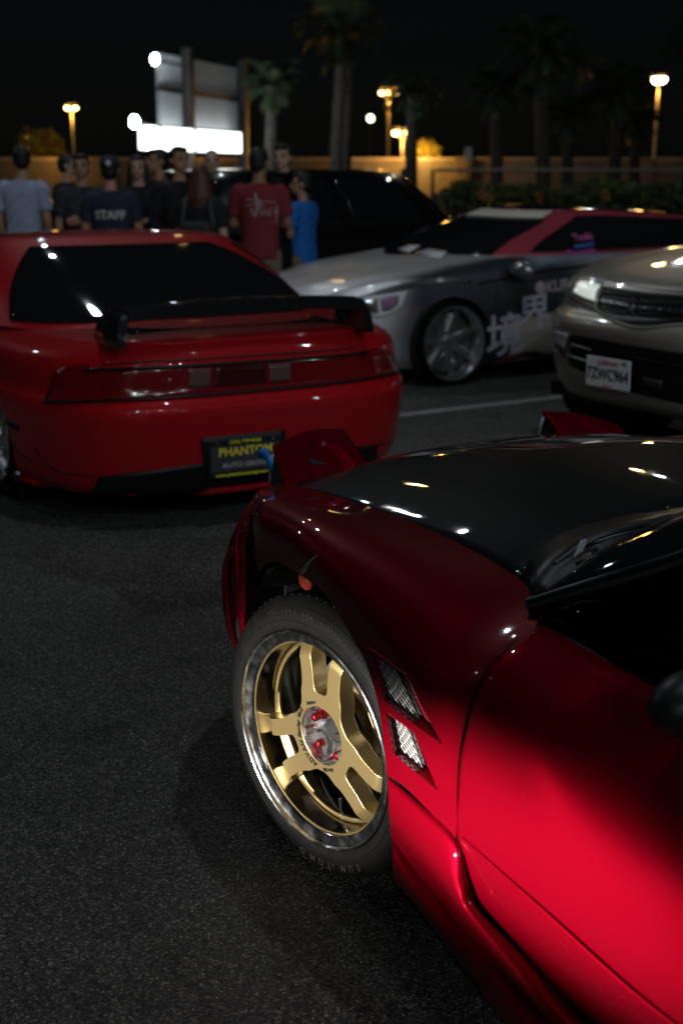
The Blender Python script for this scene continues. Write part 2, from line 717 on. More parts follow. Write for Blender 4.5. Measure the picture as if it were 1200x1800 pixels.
# side skirt
S0 = px((682, 1366, .908), (743, 1419, .910), (802, 1476, .910), (823, 1545, .903), (843, 1598, .896), (930, 1692, .892), (1028, 1800, .890)) + [Vector((-1.3, .890, .15)), Vector((-1.72, .890, .145))]
S1 = px((684, 1380, .915), (742, 1434, .919), (797, 1492, .921), (814, 1548, .918), (832, 1596, .913), (918, 1690, .908), (1014, 1800, .906)) + [Vector((-1.3, .906, .15)), Vector((-1.72, .906, .145))]
S2 = px((686, 1425, .922), (736, 1480, .926), (784, 1542, .929), (808, 1582, .928), (828, 1610, .926), (898, 1695, .926), (984, 1800, .926)) + [Vector((-1.3, .926, .135)), Vector((-1.72, .926, .13))]
S3 = px((689, 1464, .914), (733, 1524, .911), (776, 1574, .911), (802, 1612, .914), (821, 1636, .917), (880, 1710, .921), (956, 1800, .921)) + [Vector((-1.3, .921, .115)), Vector((-1.72, .921, .11))]
S4 = px((692, 1500, .926), (730, 1555, .929), (770, 1605, .932), (795, 1640, .934), (815, 1664, .936), (858, 1716, .938), (919, 1790, .939)) + [Vector((-1.3, .939, .09)), Vector((-1.72, .939, .085))]
S5 = px((694, 1545, .928), (728, 1586, .931), (765, 1632, .934), (788, 1662, .936), (806, 1684, .938), (842, 1730, .941), (893, 1800, .943)) + [Vector((-1.3, .943, .065)), Vector((-1.72, .943, .06))]
SG = fair(loft([S0, S1, S2, S3, S4, S5], 110, 40), 1)
skirt = MB().grid(SG).build('side_skirt', RED, fore, solid=0.008, offset=0)
FSK = Skin(FR, [baked(MB().grid(SG).build('work', RED)), fender_me,
                baked(MB().grid(DG).build('work', RED))])
FSK.far = 2.6
FSK.line('skirt_joint', [(812, 1630), (809, 1660), (808, 1684), (818, 1697)], 0.0022, BLACK_GAP, skirt, lift=0.0005)
FSK.line('skirt_lip_line', [(822, 1697), (870, 1752), (905, 1797)], 0.0022, BLACK_GAP, skirt, lift=0.0005)
# seam between fender and skirt
MB().tube(spline(px((683, 1364, .906), (743, 1417, .908), (803, 1474, .908)), 20), 0.0028, 6).build('fender_seam', BLACK_GAP, fore)

# hood
seam = spline(px((510, 857, .604), (556, 869, .600), (604, 884, .598), (656, 904, .600), (741, 932, .606), (800, 961, .610), (850, 989, .612), (905, 1018, .614)), 24)
rear_l = px((915, 1008, .600), (935, 977, .56), (990, 936, .48), (1080, 909, .38), (1195, 890, .28))
rear_c = Vector((-.475, 0, .880))


def hood_z(s_, y, ys, zs):
    zc = -.012 + float(np.interp(s_, [-.6, -.4, 0, .35, .55, .75, 1.0], [.905, .888, .872, .835, .795, .70, .56]))
    t = min(1.0, abs(y) / ys)
    z = zc + (zs - zc) * t ** 2.6
    bul = max(0.0, 1 - ((abs(y) - .0) / .36) ** 4) if abs(y) < .36 else 0
    return z + bul * .010 * max(0, min(1, (.35 - s_) / .25))


HG = []
rc = spline(rear_l + [rear_c], 24)
for j, p in enumerate(seam):
    # row of the hood at seam point p, running to the centre line
    k = j / (len(seam) - 1)
    row = []
    for i in range(25):
        w = i / 24
        y = p.y * (1 - w)
        s_front = p.x
        cx = seam[0].x + (rear_c.x - seam[0].x) * k
        s_ = p.x * (1 - w) ** 1.0 + cx * (1 - (1 - w))
        # follow the rear edge on the last rows
        e = rc[min(23, int(w * 23))]
        sr = float(np.interp(y, [q.y for q in reversed(rc)], [q.x for q in reversed(rc)]))
        s_ = (1 - k ** 3) * s_ + k ** 3 * sr
        z = hood_z(s_, y, p.y, p.z)
        if k > .8:
            zr = float(np.interp(y, [q.y for q in reversed(rc)], [q.z for q in reversed(rc)]))
            m_ = ((k - .8) / .2) ** 2
            z = z * (1 - m_) + zr * m_
        row.append(Vector((s_, y, z)))
    HG.append(row)
full = [r + [Vector((q.x, -q.y, q.z)) for q in reversed(r[:-1])] for r in HG]
hm = MB().grid(full)
nose = []
x0 = seam[0].x
for j in range(14):
    s_ = x0 + j / 13 * .40
    nose.append([Vector((s_ - .08 * (abs(y) / .33) ** 2 * (j / 13), y, hood_z(s_ - .08 * (abs(y) / .33) ** 2 * (j / 13), y, seam[0].y, seam[0].z - .35 * (s_ - x0)))) for y in np.linspace(.33, -.33, 21)])
hm.grid(nose)
hood = hm.build('hood', carbon, fore, solid=0.012)
MB().tube([p + Vector((0, .004, -.004)) for p in seam], 0.004, 6).build('hood_seam', BLACK_GAP, fore)
MB().tube([Vector((p.x, -p.y, p.z)) + Vector((0, -.004, -.004)) for p in seam], 0.004, 6).build('hood_seam', BLACK_GAP, fore)
HSK = Skin(FR, [baked(MB().grid(full).build('work', RED))])

# far fender, mirrored, and inner wheel wells
FGm = [[p - Vector((0, 0, .05 * 0.4 * max(0, min(1, (p.x + .35) / .5)))) for p in r] for r in mirror_y(loft([A, M1, M2, T], 60, 20))]
MB().grid(FGm).build('fender', RED, fore, solid=0.008, offset=0)
MB().grid(mirror_y(DG)).build('door', RED, fore, solid=0.010, offset=0)
for sg in (1, -1):
    MB().lathe([(.50, .28), (.50, .385), (.835, .38)], 28, Matrix.Translation((-.01, 0, .33)) @ Matrix.Rotation(R(90) if sg > 0 else R(-90), 4, 'Z'), R(-5), R(185)).build('wheel_well', DARK_INT, fore)
sus = MB()
sus.tube([(.05, .55, .30), (.05, .80, .28)], .025)
sus.tube([(-.05, .50, .70), (0.0, .72, .36)], .035, 12)
sus.tube([(.30, .50, .64), (.30, .80, .60)], .012)
sus.tube([(.26, .60, .70), (.32, .74, .52)], .014)
sus.box((.30, .70, .56), (.05, .12, .03))
sus.build('suspension', mat('suspension_steel', (.10, .10, .10), .5, metal=.6), fore)
# front bumper, both halves in one shell
LV = [(.755, [(.330, .805), (.40, .775), (.52, .71), (.72, .56), (.90, .30), (.95, 0)]),
      (.700, [(.290, .858), (.380, .825), (.52, .755), (.70, .64), (.90, .36), (.98, 0)]),
      (.620, [(.265, .872), (.350, .868), (.50, .798), (.69, .675), (.90, .39), (1.0, 0)]),
      (.500, [(.265, .872), (.350, .864), (.50, .790), (.69, .665), (.90, .39), (1.0, 0)]),
      (.380, [(.28, .850), (.360, .830), (.50, .755), (.68, .64), (.88, .38), (.98, 0)]),
      (.180, [(.30, .80), (.380, .770), (.50, .70), (.67, .59), (.87, .36), (.96, 0)])]
half = loft([[Vector((s_, y, z * float(np.interp(s_, [.3, .4, .55, .72, .9, 1.0], [1, .99, .93, .84, .77, .75])))) for s_, y in c] for z, c in LV], 30, 22)
bump_g = [r + [Vector((q.x, -q.y, q.z)) for q in reversed(r[:-1])] for r in half]
bumper = MB().grid(bump_g).build('front_bumper', RED, fore, solid=0.008, offset=0)
# fins and dark slots on the bumper side
for pts, w in (([(.335, .872, .665), (.345, .880, .62), (.335, .884, .54), (.32, .882, .47), (.305, .872, .43)], .011),
               ([(.335, .842, .735), (.320, .862, .69), (.300, .872, .64), (.285, .876, .585), (.275, .875, .53)], .010),
               ([(.295, .868, .56), (.272, .876, .535), (.268, .876, .47), (.275, .870, .41)], .010)):
    MB().tube(spline(pts, 16), [w * (.35 + .65 * math.sin(PI * (k + 1) / 17)) for k in range(16)], 8, flat=1.0).build('bumper_fin', RED, bumper)
for pts in ([(.312, .868, .60), (.307, .870, .56), (.302, .871, .52)], [(.300, .871, .52), (.295, .871, .48), (.292, .868, .44)]):
    MB().tube(spline(pts, 10), [.004, .007, .009, .010, .010, .010, .010, .009, .007, .004], 8).build('bumper_slot', BLACK_GAP, bumper)

# popped-up headlights
POD = mat('headlight_pod_black', (.02, .021, .023), .35)
for sg in (1, -1):
    if sg > 0:
        P1, P2, Q1, Q2 = px((478, 786, .61), (600, 757, .34), (501, 856, .61), (646, 824, .34))
    else:
        P1, P2, Q1, Q2 = px((1088, 748, -.61), (955, 722, -.34), (1135, 800, -.61), (1002, 794, -.34))
    mid_f = P1.lerp(P2, .5) + Vector((.012, 0, .012))
    mid_r = Q1.lerp(Q2, .5) + Vector((0, 0, .004))
    G = loft([[P1, mid_f, P2], [P1.lerp(Q1, .5) + Vector((0, .002, .003)), mid_f.lerp(mid_r, .5) + Vector((0, 0, .004)), P2.lerp(Q2, .5) + Vector((0, 0, .003))], [Q1, mid_r, Q2]], 34, 24)
    for r_i, r in enumerate(G):
        for c_i, p in enumerate(r):
            a_, b_ = c_i / 33, r_i / 23                                  # across (0 outer, 1 inner), down (0 front lip)
            q_ = ((a_ - .56) / (.16 + .10 * b_)) ** 2 + (max(0, .62 - b_) / .36) ** 2
            w = max(0.0, min(1.0, (1.25 - q_) * 1.6))
            w = w * w * (3 - 2 * w)
            p.x += .007 * w
            p.z -= .009 * w
    G0 = G
    hl = MB().grid(G).build('headlight', RED, fore, solid=0.010)
    hl['label'] = 'popped-up headlight lid in the body colour'
    f = Vector((1, sg, 1))
    mul = lambda p: p
    pod = MB()
    low = -.13
    pts = [P1 - Vector((0, .008 * sg, .010)), P2 - Vector((0, -.008 * sg, .010)), Q2 - Vector((0, -.008 * sg, .012)), Q1 - Vector((0, .008 * sg, .012))]
    bot = [Vector((p.x + (.03 if i < 2 else 0), p.y, .70)) for i, p in enumerate(pts)]
    pod.add([mul(p) for p in pts + bot], [(0, 1, 2, 3), (4, 5, 6, 7), (0, 1, 5, 4), (1, 2, 6, 5), (2, 3, 7, 6), (3, 0, 4, 7)])
    pod.build('headlight_pod', POD, hl, smooth=False)
    lens = MB()
    A1, A2 = mul(pts[0].lerp(bot[0], .12) + Vector((.012, 0, 0))), mul(pts[1].lerp(bot[1], .12) + Vector((.012, 0, 0)))
    B1, B2 = mul(pts[0].lerp(bot[0], .75) + Vector((.012, 0, 0))), mul(pts[1].lerp(bot[1], .75) + Vector((.012, 0, 0)))
    lens.grid([[A1, A2], [B1, B2]])
    lens.build('headlight_lens', mat('lens_glass', (.5, .55, .6), .05, spec=.8, coat=.5), hl, solid=.006, offset=0)

# windscreen, cowl, wiper, pillars
wb = px((936, 1050, .672), (1000, 988, .56), (1080, 948, .45), (1200, 914, .33)) + [Vector((-.56, 0, .897))]
wbs = spline(wb, 16)
cow = MB().grid([rc[:1] * 0 + spline(rear_l + [rear_c], 16), wbs])
cow.grid([[Vector((p.x, -p.y, p.z)) for p in spline(rear_l + [rear_c], 16)], [Vector((p.x, -p.y, p.z)) for p in wbs]])
cow.build('cowl_panel', PLASTIC, fore, solid=.004)
ap = [u(930, 1066, .70), u(1060, 1026, .665), u(1200, 983, .61), Vector((-1.02, .555, 1.03)), Vector((-1.28, .50, 1.13))]
aps = spline(ap, 16)
wt = [Vector((-1.20 - .10 * abs(p.y) * 0, p.y, p.z)) for p in [Vector((-1.28, .50, 1.13)).lerp(Vector((-1.20, 0, 1.165)), k / 15) for k in range(16)]]
ws = []
for j in range(12):
    t = j / 11
    row = []
    for k in range(16):
        p = wbs[k].lerp(wt[k], t) + Vector((0, 0, .035 * math.sin(PI * t)))
        if k == 0:
            p = aps[min(15, int(t * 15))].lerp(p, .15) if t > 0 else p
        row.append(p)
    ws.append(row)
wsf = [r + [Vector((q.x, -q.y, q.z)) for q in reversed(r[:-1])] for r in ws]
MB().grid(wsf).build('windscreen', GLASS_DARK, fore, solid=.005)
MB().tube(aps, [.010] * 16, 10, flat=1.6).build('windscreen_pillar', mat('pillar_trim', (.16, .17, .19), .28, metal=1.0), fore)
MB().tube([Vector((p.x, -p.y, p.z)) for p in aps], [.016] * 16, 10).build('windscreen_pillar', mat('pillar_trim', (.16, .17, .19), .28, metal=1.0), fore)
wip = MB()
wp = px((975, 1012, .575), (1050, 962, .475), (1200, 925, .35)) + [Vector((-.56, .05, .905))]
wip.tube([p + Vector((0, 0, .022)) for p in spline(wp, 20)], .006, 6)
wip.tube([p + Vector((-.012, 0, .012)) for p in spline(wp, 20)], .004, 6)
wip.build('wiper', PLASTIC, fore)
tagm = MB()
c0 = [u(1008, 980, .56), u(1019, 953, .53), u(1031, 950, .53), u(1024, 968, .55)]
tagm.prism(c0, (0, 0, .004))
tagm.build('wiper_joint', mat('grey_cap', (.35, .40, .46), .4), fore)
# side glass and belt trim
belt = px((955, 1103, .728), (1050, 1156, .728), (1137, 1222, .726)) + [Vector((-1.30, .722, .708)), Vector((-1.70, .724, .715))]
bs = spline(belt, 16)
tp = spline(ap + [Vector((-1.70, .50, 1.15))], 16)
MB().grid([bs, [a_.lerp(b_, .5) + Vector((0, .02, 0)) for a_, b_ in zip(bs, tp)], tp]).build('side_window', mat('side_glass', (.30, .32, .32), .01, trans=1.0, ior=1.15, spec=.5), fore, solid=.004)
MB().grid(mirror_y([bs, tp])).build('side_window', GLASS_DARK, fore, solid=.004)
MB().tube(bs, .007, 8).build('belt_trim', PLASTIC, fore)
# mirror
mir = MB()
mc = u(1232, 1232, .80)
mir.ell(mc, (.055, .095, .050), n=20, m=12)
mir.tube([mc, Vector((mc.x + .05, .73, .735))], [.03, .025], 10)
mir.build('door_mirror', PLASTIC, fore)
# cabin: dashboard, steering wheel, seats, pillar gauges
cab = MB()
cab.box((-.80, 0, .66), (.34, 1.24, .22), Matrix.Rotation(R(-8), 3, 'Y'))
cab.box((-1.3, 0, .32), (1.5, 1.3, .10))
cab.build('dashboard', DARK_INT, fore, bevel=.02)
gauge = MB().box(u(1062, 1078, .56), (.10, .15, .11), Matrix.Rotation(R(20), 3, 'Z'))
gauge.build('gauge_pod', mat('gauge_black', (.02, .022, .025), .3), fore, bevel=.012)
stw = MB()
stw.tube([Vector((-1.05, .36, .74)) + Vector((math.sin(R(25)) * math.cos(q) * .18, math.sin(q) * .18, math.cos(R(25)) * math.cos(q) * .18)) for q in np.linspace(0, 2 * PI, 30)], .014, 8)
stw.tube([(-1.05, .2, .74), (-1.05, .52, .74)], .012)
stw.tube([(-1.05, .36, .74), (-.85, .36, .70)], .02)
stw.build('steering_wheel', DARK_INT, fore)
for y in (.36, -.36):
    st = MB()
    st.box((-1.50, y, .45), (.50, .48, .16))
    st.box((-1.78, y, .76), (.14, .48, .60), Matrix.Rotation(R(-16), 3, 'Y'))
    st.build('seat', mat('seat_fabric', (.03, .03, .032), .85), fore, bevel=.05)
for x, y in ((1149, 1091), (1143, 1132), (1098, 1130), (1112, 1149), (1109, 1167), (1148, 1056)):
    MB().ell(u(x, y, .60), (.004, .004, .004), n=8, m=6).build('pale_dot', mat('pale_dot_grey', (.5, .5, .48), .4), fore)  # small pale dots inside the cabin
# rear body beyond the frame
roof_r = [[(-1.28, .50, 1.13), (-1.22, .25, 1.16), (-1.20, 0, 1.165)], [(-1.75, .52, 1.16), (-1.75, .27, 1.19), (-1.75, 0, 1.20)], [(-2.3, .52, 1.08), (-2.3, .27, 1.12), (-2.3, 0, 1.13)],
          [(-2.9, .52, .92), (-2.9, .27, .95), (-2.9, 0, .96)], [(-3.4, .52, .84), (-3.42, .27, .86), (-3.44, 0, .86)]]
rg = loft(roof_r, 10, 30)
rgf = [r + [Vector((q.x, -q.y, q.z)) for q in reversed(r[:-1])] for r in rg]
MB().grid(rgf[:16]).build('roof', GLOSS_BLACK, fore, solid=.006)
MB().grid(rgf[15:]).build('rear_window', GLASS_DARK, fore, solid=.006)
qr = []
for s_, kk in ((-1.735, 0), (-2.1, .02), (-2.6, .035), (-3.1, .0), (-3.42, -.12)):
    qr.append([Vector((s_, min(.52, .52 + kk), float(np.interp(s_, [-3.42, -2.9, -2.3, -1.7], [.84, .92, 1.08, 1.16])))), Vector((s_, .70 + kk, .80)), Vector((s_, .885 + kk, .66)), Vector((s_, .92 + kk, .48)), Vector((s_, .915 + kk, .32)), Vector((s_, .88 + kk, .15))])
qg = loft(qr, 20, 30)
MB().grid(qg).build('rear_quarter', RED, fore, solid=.008)
MB().grid(mirror_y(qg)).build('rear_quarter', RED, fore, solid=.008)
tail = qg[-1]
MB().grid([[p + Vector((-.06 * k * (1 - k) * 4, 0, 0)) for p in [Vector((t.x, t.y * (1 - 2 * k), t.z)) for t in tail]] for k in np.linspace(0, 1, 12)]).build('rear_bumper', RED, fore, solid=.008)
MB().box((-1.3, 0, .20), (3.6, 1.5, .04)).build('floor_pan', DARK_INT, fore)

# cracked fender edge with a zip-tie repair and the red side lamp below it
MB().tube(spline(px((530, 1009, .886), (536, 1000, .889), (543, 990, .889), (556, 977, .888)), 10), [.005, .006, .006, .0055, .005, .004, .003, .003, .002, .001], 6).build('fender_tape', mat('grey_tape', (.16, .17, .13), .5), fore)
so = MB()
so.ell(u(538, 1019, .874), (.024, .012, .022), n=16, m=10)
so.build('side_marker', mat('marker_red', (.75, .10, .05), .3, spec=.4), fore)
# blue tape on the headlight corner
tp_ = MB()
e = Vector((.004, .004, .004))
tp_.grid([[u(450, 792, .63), u(468, 787, .625), u(480, 813, .618)], [u(454, 806, .63), u(466, 808, .63), u(477, 832, .62)]])
tape = tp_.build('tape', mat('blue_tape', (.02, .20, .62), .55, vary=.2, vary_scale=60), None, solid=.0012)
tape.matrix_world = FR.M
tag(tape, 'torn strip of blue masking tape stuck on the corner of the popped headlight', 'tape')


# ------------------------------------------------------------------ the gold wheel: axis x points outward
def tyre_profile(Rf, Rt, W):
    """outer lip at x=0; x outward"""
    return [(-.004, Rf - .004), (.001, Rf + .003), (.004, Rf + .012), (.003, Rf + (Rt - Rf) * .42), (-.004, Rf + (Rt - Rf) * .68), (-.014, Rt - .014), (-.024, Rt - .004), (-.036, Rt - .0005),
            (-.06, Rt), (-W * .5, Rt + .001), (-W + .05, Rt), (-W + .03, Rt - .001), (-W + .012, Rt - .012), (-W - .006, Rt - .05), (-W + .002, Rf + .01), (-W + .01, Rf - .004)]


RF, RT = .248, .318
yaw = R(41.0)
n_out = Vector((-math.cos(yaw), -math.sin(yaw), -0.030)).normalized()
wa = Vector((0, 0, 1)).cross(n_out).normalized()         # horizontal, in the wheel plane
wb_ = n_out.cross(wa)                                    # up, in the wheel plane
WM = Matrix((n_out, wa, wb_)).transposed().to_4x4()
WM = Matrix.Translation(HUB + Vector((0, 0, RT - HUB.z))) @ WM
LM = FR.I @ WM                                           # wheel frame -> car frame


def W3(x, a, b):
    return LM @ Vector((x, a, b))


wheel = bpy.data.objects.new('wheel', None)
COL.objects.link(wheel)
wheel.parent = fore
wheel.matrix_local = LM
I4 = Matrix.Identity(4)
# seen from outside: +a is which way?  wa = up x n_out -> picture right is -a or +a
SGN = 1 if (WM.to_3x3() @ Vector((0, 1, 0))).x > 0 else -1
ty = MB().lathe(tyre_profile(RF, RT, .225), 128)
# circumferential sidewall ribs
for rr, w in ((.268, .0010), (.298, .0010)):
    xx = float(np.interp(rr, [RF + .016, RF + (RT - RF) * .42, RF + (RT - RF) * .68, RT - .014], [.004, .003, -.004, -.014]))
    ty.lathe([(xx, rr - .0015), (xx + w, rr), (xx, rr + .0015)], 128)
tyre = ty.build('tyre', RUBBER, wheel)
tr = MB()
for k in range(72):
    q = 2 * PI * k / 72
    for (x0, x1, da) in ((-.030, -.085, .05), (-.125, -.185, -.05)):
        pts = []
        for t in (0, .5, 1):
            qq = q + da * t
            pts.append((x0 + (x1 - x0) * t, math.cos(qq) * (RT - .0010), math.sin(qq) * (RT - .0010)))
        tr.tube(pts, .0022, 4)
for x0 in (-.09, -.12):
    tr.lathe([(x0 - .004, RT + .0012), (x0, RT + .0018), (x0 + .004, RT + .0012)], 96)
kind(tr.build('tread_grooves', mat('tread_groove', (.006, .006, .006), .8), tyre), 'stuff')


def ring_text(txt, size, rad, a_start, step, x, m, parent, name, bold=0.0, shear=0.0, extrude=.0006, inward=False, width=1.0):
    """letters along a circle in the wheel plane; a_start degrees clockwise from the top as seen from outside"""
    mb = None
    acc = bmesh.new()
    a = a_start
    for ch in txt:
        if ch != ' ':
            me = text_mesh(ch, size, extrude, 'CENTER', bold, shear)
            q = R(a)
            d = Vector((0, SGN * math.sin(q), math.cos(q)))
            up = -d if inward else d
            right = Vector((0, SGN * math.cos(q), -math.sin(q)))
            if inward:
                right = -right
            out = Vector((1, 0, 0))
            Mx = Matrix((right, up, out)).transposed().to_4x4()
            me.transform(Matrix.Translation(d * rad + Vector((x, 0, 0))) @ Mx @ Matrix.Diagonal((width, 1, 1, 1)))
            acc.from_mesh(me)
            bpy.data.meshes.remove(me)
        narrow = .55 if ch in 'iIl1' else (1.25 if ch in 'MWm' else 1.0)
        a += step * narrow
    me = bpy.data.meshes.new(name)
    acc.to_mesh(me)
    acc.free()
    return kind(link(name, me, m, parent), 'stuff')


EMB = mat('sidewall_lettering', (.030, .030, .030), .42, spec=.6)
ring_text('SUMITOMO', .022, .284, 148, 5.6, .0012, EMB, tyre, 'lettering', bold=.0006, extrude=.0014)
ring_text('235/40R17 90W', .011, .287, -26, 2.6, .0010, EMB, tyre, 'lettering', extrude=.0008)
ring_text('HTR Z III', .021, .284, 48, 4.8, .0012, EMB, tyre, 'lettering', bold=.0003, extrude=.0014)
ring_text('TUBELESS RADIAL', .010, .287, 10, 2.4, .0010, EMB, tyre, 'lettering', extrude=.0006)

# rim: polished lip and barrel
LIPM = mat('polished_lip', (.72, .73, .75), .16, metal=1.0, rough_vary=.10, rough_scale=30)
BARREL = mat('polished_barrel', (.30, .28, .25), .13, metal=1.0, rough_vary=.08, rough_scale=30)
rim = MB().lathe([(-.012, RF - .006), (-.001, RF - .002), (.004, RF - .0015), (.0055, RF - .004), (.004, RF - .0065), (-.004, RF - .0085), (-.006, RF - .011), (-.008, RF - .029), (-.011, RF - .0315), (-.016, RF - .0325)], 128).build('rim', LIPM, wheel)
MB().lathe([(-.0162, RF - .0325), (-.045, RF - .036), (-.085, RF - .042), (-.125, RF - .050), (-.20, RF - .052), (-.215, RF - .03)], 128).build('barrel', BARREL, rim)
MB().lathe([(-.0158, RF - .0322), (-.0150, RF - .0336), (-.0170, RF - .0345)], 128).build('lip_edge', GOLD, rim)
# gold ring at the barrel behind the spokes, its inner edge scalloped
XF = -.030
rg_ = MB()
NR = 144
G1, G2, G3 = [], [], []
for k in range(NR):
    q = 2 * PI * k / NR
    s3 = math.cos(3 * (q - 0))                          # arms at 0,120,240 from the arm axis
    ri_ = .200 - .012 * max(0, s3) ** 2 - .012 * max(0, -s3) * 0
    G1.append((q, ri_))
ARM0 = R(-119)                                            # first arm points to picture left: clockwise angle from the top


def wp_(ang, r, x, off=0.0):
    """ang clockwise from the top seen from outside, off: sideways offset"""
    d = Vector((0, SGN * math.sin(ang), math.cos(ang)))
    e_ = Vector((0, SGN * math.cos(ang), -math.sin(ang)))
    return Vector((x, 0, 0)) + d * r + e_ * off


rows_ = [[], [], [], []]
for q, ri_ in G1:
    a_ = ARM0 + q
    rows_[0].append(wp_(a_, RF - .0400, XF - .036))
    rows_[1].append(wp_(a_, ri_ + .006, XF - .040))
    rows_[2].append(wp_(a_, ri_, XF - .044))
    rows_[3].append(wp_(a_, ri_ + .004, XF - .054))
rg_.grid(rows_, wrap=True)
rg_.build('inner_ring', GOLD, rim)
for k in range(3):
    mid_a = ARM0 + R(60 + 120 * k)
    MB().tube([wp_(mid_a + R(t), (.201), XF - .037) for t in np.linspace(-24, 24, 14)], [.001] + [.0035] * 12 + [.001], 8).build('ring_rib', GOLD, rim)

# spokes: three pairs, one outline
half_arm = []


def arm_pts():
    """outline of one arm in (d along, e across), from the arch on one side to the arch on the other"""
    L_ = []
    outer = [(.088, .066), (.105, .0630), (.130, .0635), (.160, .0675), (.185, .0755), (.1985, .083), (.1995, .0845)]
    tip = [(.2035, .072), (.2075, .058), (.2105, .044)]
    slot = [(.203, .0385), (.186, .0335), (.160, .0275), (.135, .0235), (.114, .0215), (.103, .0185), (.0995, .012)]
    L_ += [(d, -e) for d, e in outer]
    L_ += [(d, -e) for d, e in tip]
    L_ += [(d, -e) for d, e in slot]
    L_ += list(reversed(slot))
    L_ += list(reversed(tip))
    L_ += list(reversed(outer))
    return L_


outl = []
for k in range(3):
    a_ = ARM0 + R(120 * k)
    for d, e_ in arm_pts():
        outl.append((a_, d, e_))
    m_a = a_ + R(60)
    # arch bottom between this arm and the next
    outl.append((m_a, .0865, -.018))
    outl.append((m_a, .0845, 0.0))
    outl.append((m_a, .0865, .018))
hole = [(2 * PI * k / 60) for k in range(60)]
RP = .0665


def bent(r):
    """the spokes dive towards the barrel at their outer end"""
    t = max(0.0, (r - .178) / .032)
    return XF - .014 * max(0, (.10 - r)) * 0 - .020 * t ** 1.6


pts2 = [wp_(a_, d, 0, e_) for a_, d, e_ in outl]
# resample the outline as a smooth closed curve
dense = []
n_o = len(pts2)
for i in range(n_o):
    p0, p1, p2_, p3 = pts2[i - 1], pts2[i], pts2[(i + 1) % n_o], pts2[(i + 2) % n_o]
    d1 = (p2_ - p1).length
    m1 = (p2_ - p0) * (d1 / max(1e-6, (p1 - p0).length + d1))
    m2 = (p3 - p1) * (d1 / max(1e-6, d1 + (p3 - p2_).length))
    steps = max(1, int(d1 / .005))
    for s_ in range(steps):
        t = s_ / steps
        t2, t3 = t * t, t * t * t
        dense.append(p1 * (2 * t3 - 3 * t2 + 1) + m1 * (t3 - 2 * t2 + t) + p2_ * (-2 * t3 + 3 * t2) + m2 * (t3 - t2))
holep = [wp_(q, RP, 0) for q in hole]
bm = bmesh.new()


def loop_edges(P):
    vs = [bm.verts.new(p) for p in P]
    return [bm.edges.new((vs[i], vs[(i + 1) % len(vs)])) for i in range(len(vs))]


es = loop_edges(dense) + loop_edges(holep)
bmesh.ops.triangle_fill(bm, use_beauty=True, edges=es)
bmesh.ops.subdivide_edges(bm, edges=[e for e in bm.edges if e.calc_length() > .02], cuts=2, use_grid_fill=True)
bmesh.ops.triangulate(bm, faces=bm.faces)
bmesh.ops.recalc_face_normals(bm, faces=bm.faces)
for f in bm.faces:
    if f.normal.x < 0:
        f.normal_flip()
me = bpy.data.meshes.new('spokes')
front = list(bm.faces)
ret = bmesh.ops.extrude_face_region(bm, geom=front)
newv = [g for g in ret['geom'] if isinstance(g, bmesh.types.BMVert)]
nv_ = set(newv)
for v in bm.verts:
    r = math.hypot(v.co.y, v.co.z)
    x = bent(r)
    v.co.x = x if v in nv_ else x - .040
bmesh.ops.recalc_face_normals(bm, faces=bm.faces)
for f in bm.faces:
    f.smooth = True
for e in bm.edges:
    if len(e.link_faces) == 2 and e.calc_face_angle(0) > R(50):
        e.smooth = False
bm.to_mesh(me)
bm.free()
spk = link('spokes', me, GOLD, rim)
bv = spk.modifiers.new('bevel', 'BEVEL')
bv.width = .0035
bv.segments = 3
bv.limit_method = 'ANGLE'
bv.angle_limit = R(50)
# hub pocket
hubm = MB().lathe([(XF - .001, RP + .0005), (XF - .003, RP - .0015), (XF - .043, RP - .0035), (XF - .046, RP - .006), (XF - .047, .034), (XF - .046, .0335), (XF - .040, .0325), (XF - .040, .029), (XF - .080, .0285)], 64)
# flutes of the pocket wall
for k in range(5):
    a_ = R(-65 + 36 + 72 * k)
    hubm.tube([wp_(a_, .068, XF - .004), wp_(a_, .066, XF - .046)], .012, 12)
hub = hubm.build('hub', ALU, rim)
MB().lathe([(XF - .074, .0285), (XF - .076, .0)], 32).build('hub_bore', DARK_INT, rim)
NUT = mat('red_anodised', (.45, .02, .03), .2, metal=.9, coat=.4)
for k in range(5):
    a_ = R(-65 + 72 * k)
    c = wp_(a_, .0515, 0)
    Mn = Matrix.Translation((XF - .047, c.y, c.z))
    nb = MB().lathe([(0, .0095), (.027, .0095), (.031, .0075), (.032, 0)], 6, Mn)
    nb.lathe([(0, .0125), (.004, .0115), (.006, .0095)], 20, Mn)
    nb.build('lug_nut', NUT, hub, smooth=False, bevel=.001)
INKB = mat('black_print', (.01, .01, .01), .4)
WHT = mat('white_print', (.8, .8, .8), .45)
for nm, mm, bold, xx in (('lettering', INKB, .0007, XF + .0010),):
    ring_text('ADVAN', .0175, .0768, -164, 10.6, xx, mm, spk, nm, bold=bold, shear=.15, extrude=.0003, width=1.0)
    ring_text('Racing Ver2', .0155, .0768, -109, 5.4, xx, mm, spk, nm, bold=bold * .8, shear=.25, extrude=.0003)
    ring_text('Super', .0110, .0765, -34, 5.2, xx, mm, spk, nm, bold=bold * .8, shear=.3, extrude=.0003)
    ring_text('Gorilla', .0110, .0765, -208, 4.8, xx, mm, spk, nm, bold=bold * .8, shear=.3, extrude=.0003)
# valve
va = R(176)
vb = wp_(va, RF - .042, -.070)
dv = (wp_(va, 0, 0) - wp_(va, 1, 0)).normalized()
MB().tube([vb, vb + dv * .012, vb + dv * .013, vb + dv * .030, vb + dv * .031, vb + dv * .044], [.0055, .005, .0035, .0035, .0045, .0040], 12).build('valve', CHROME, rim)
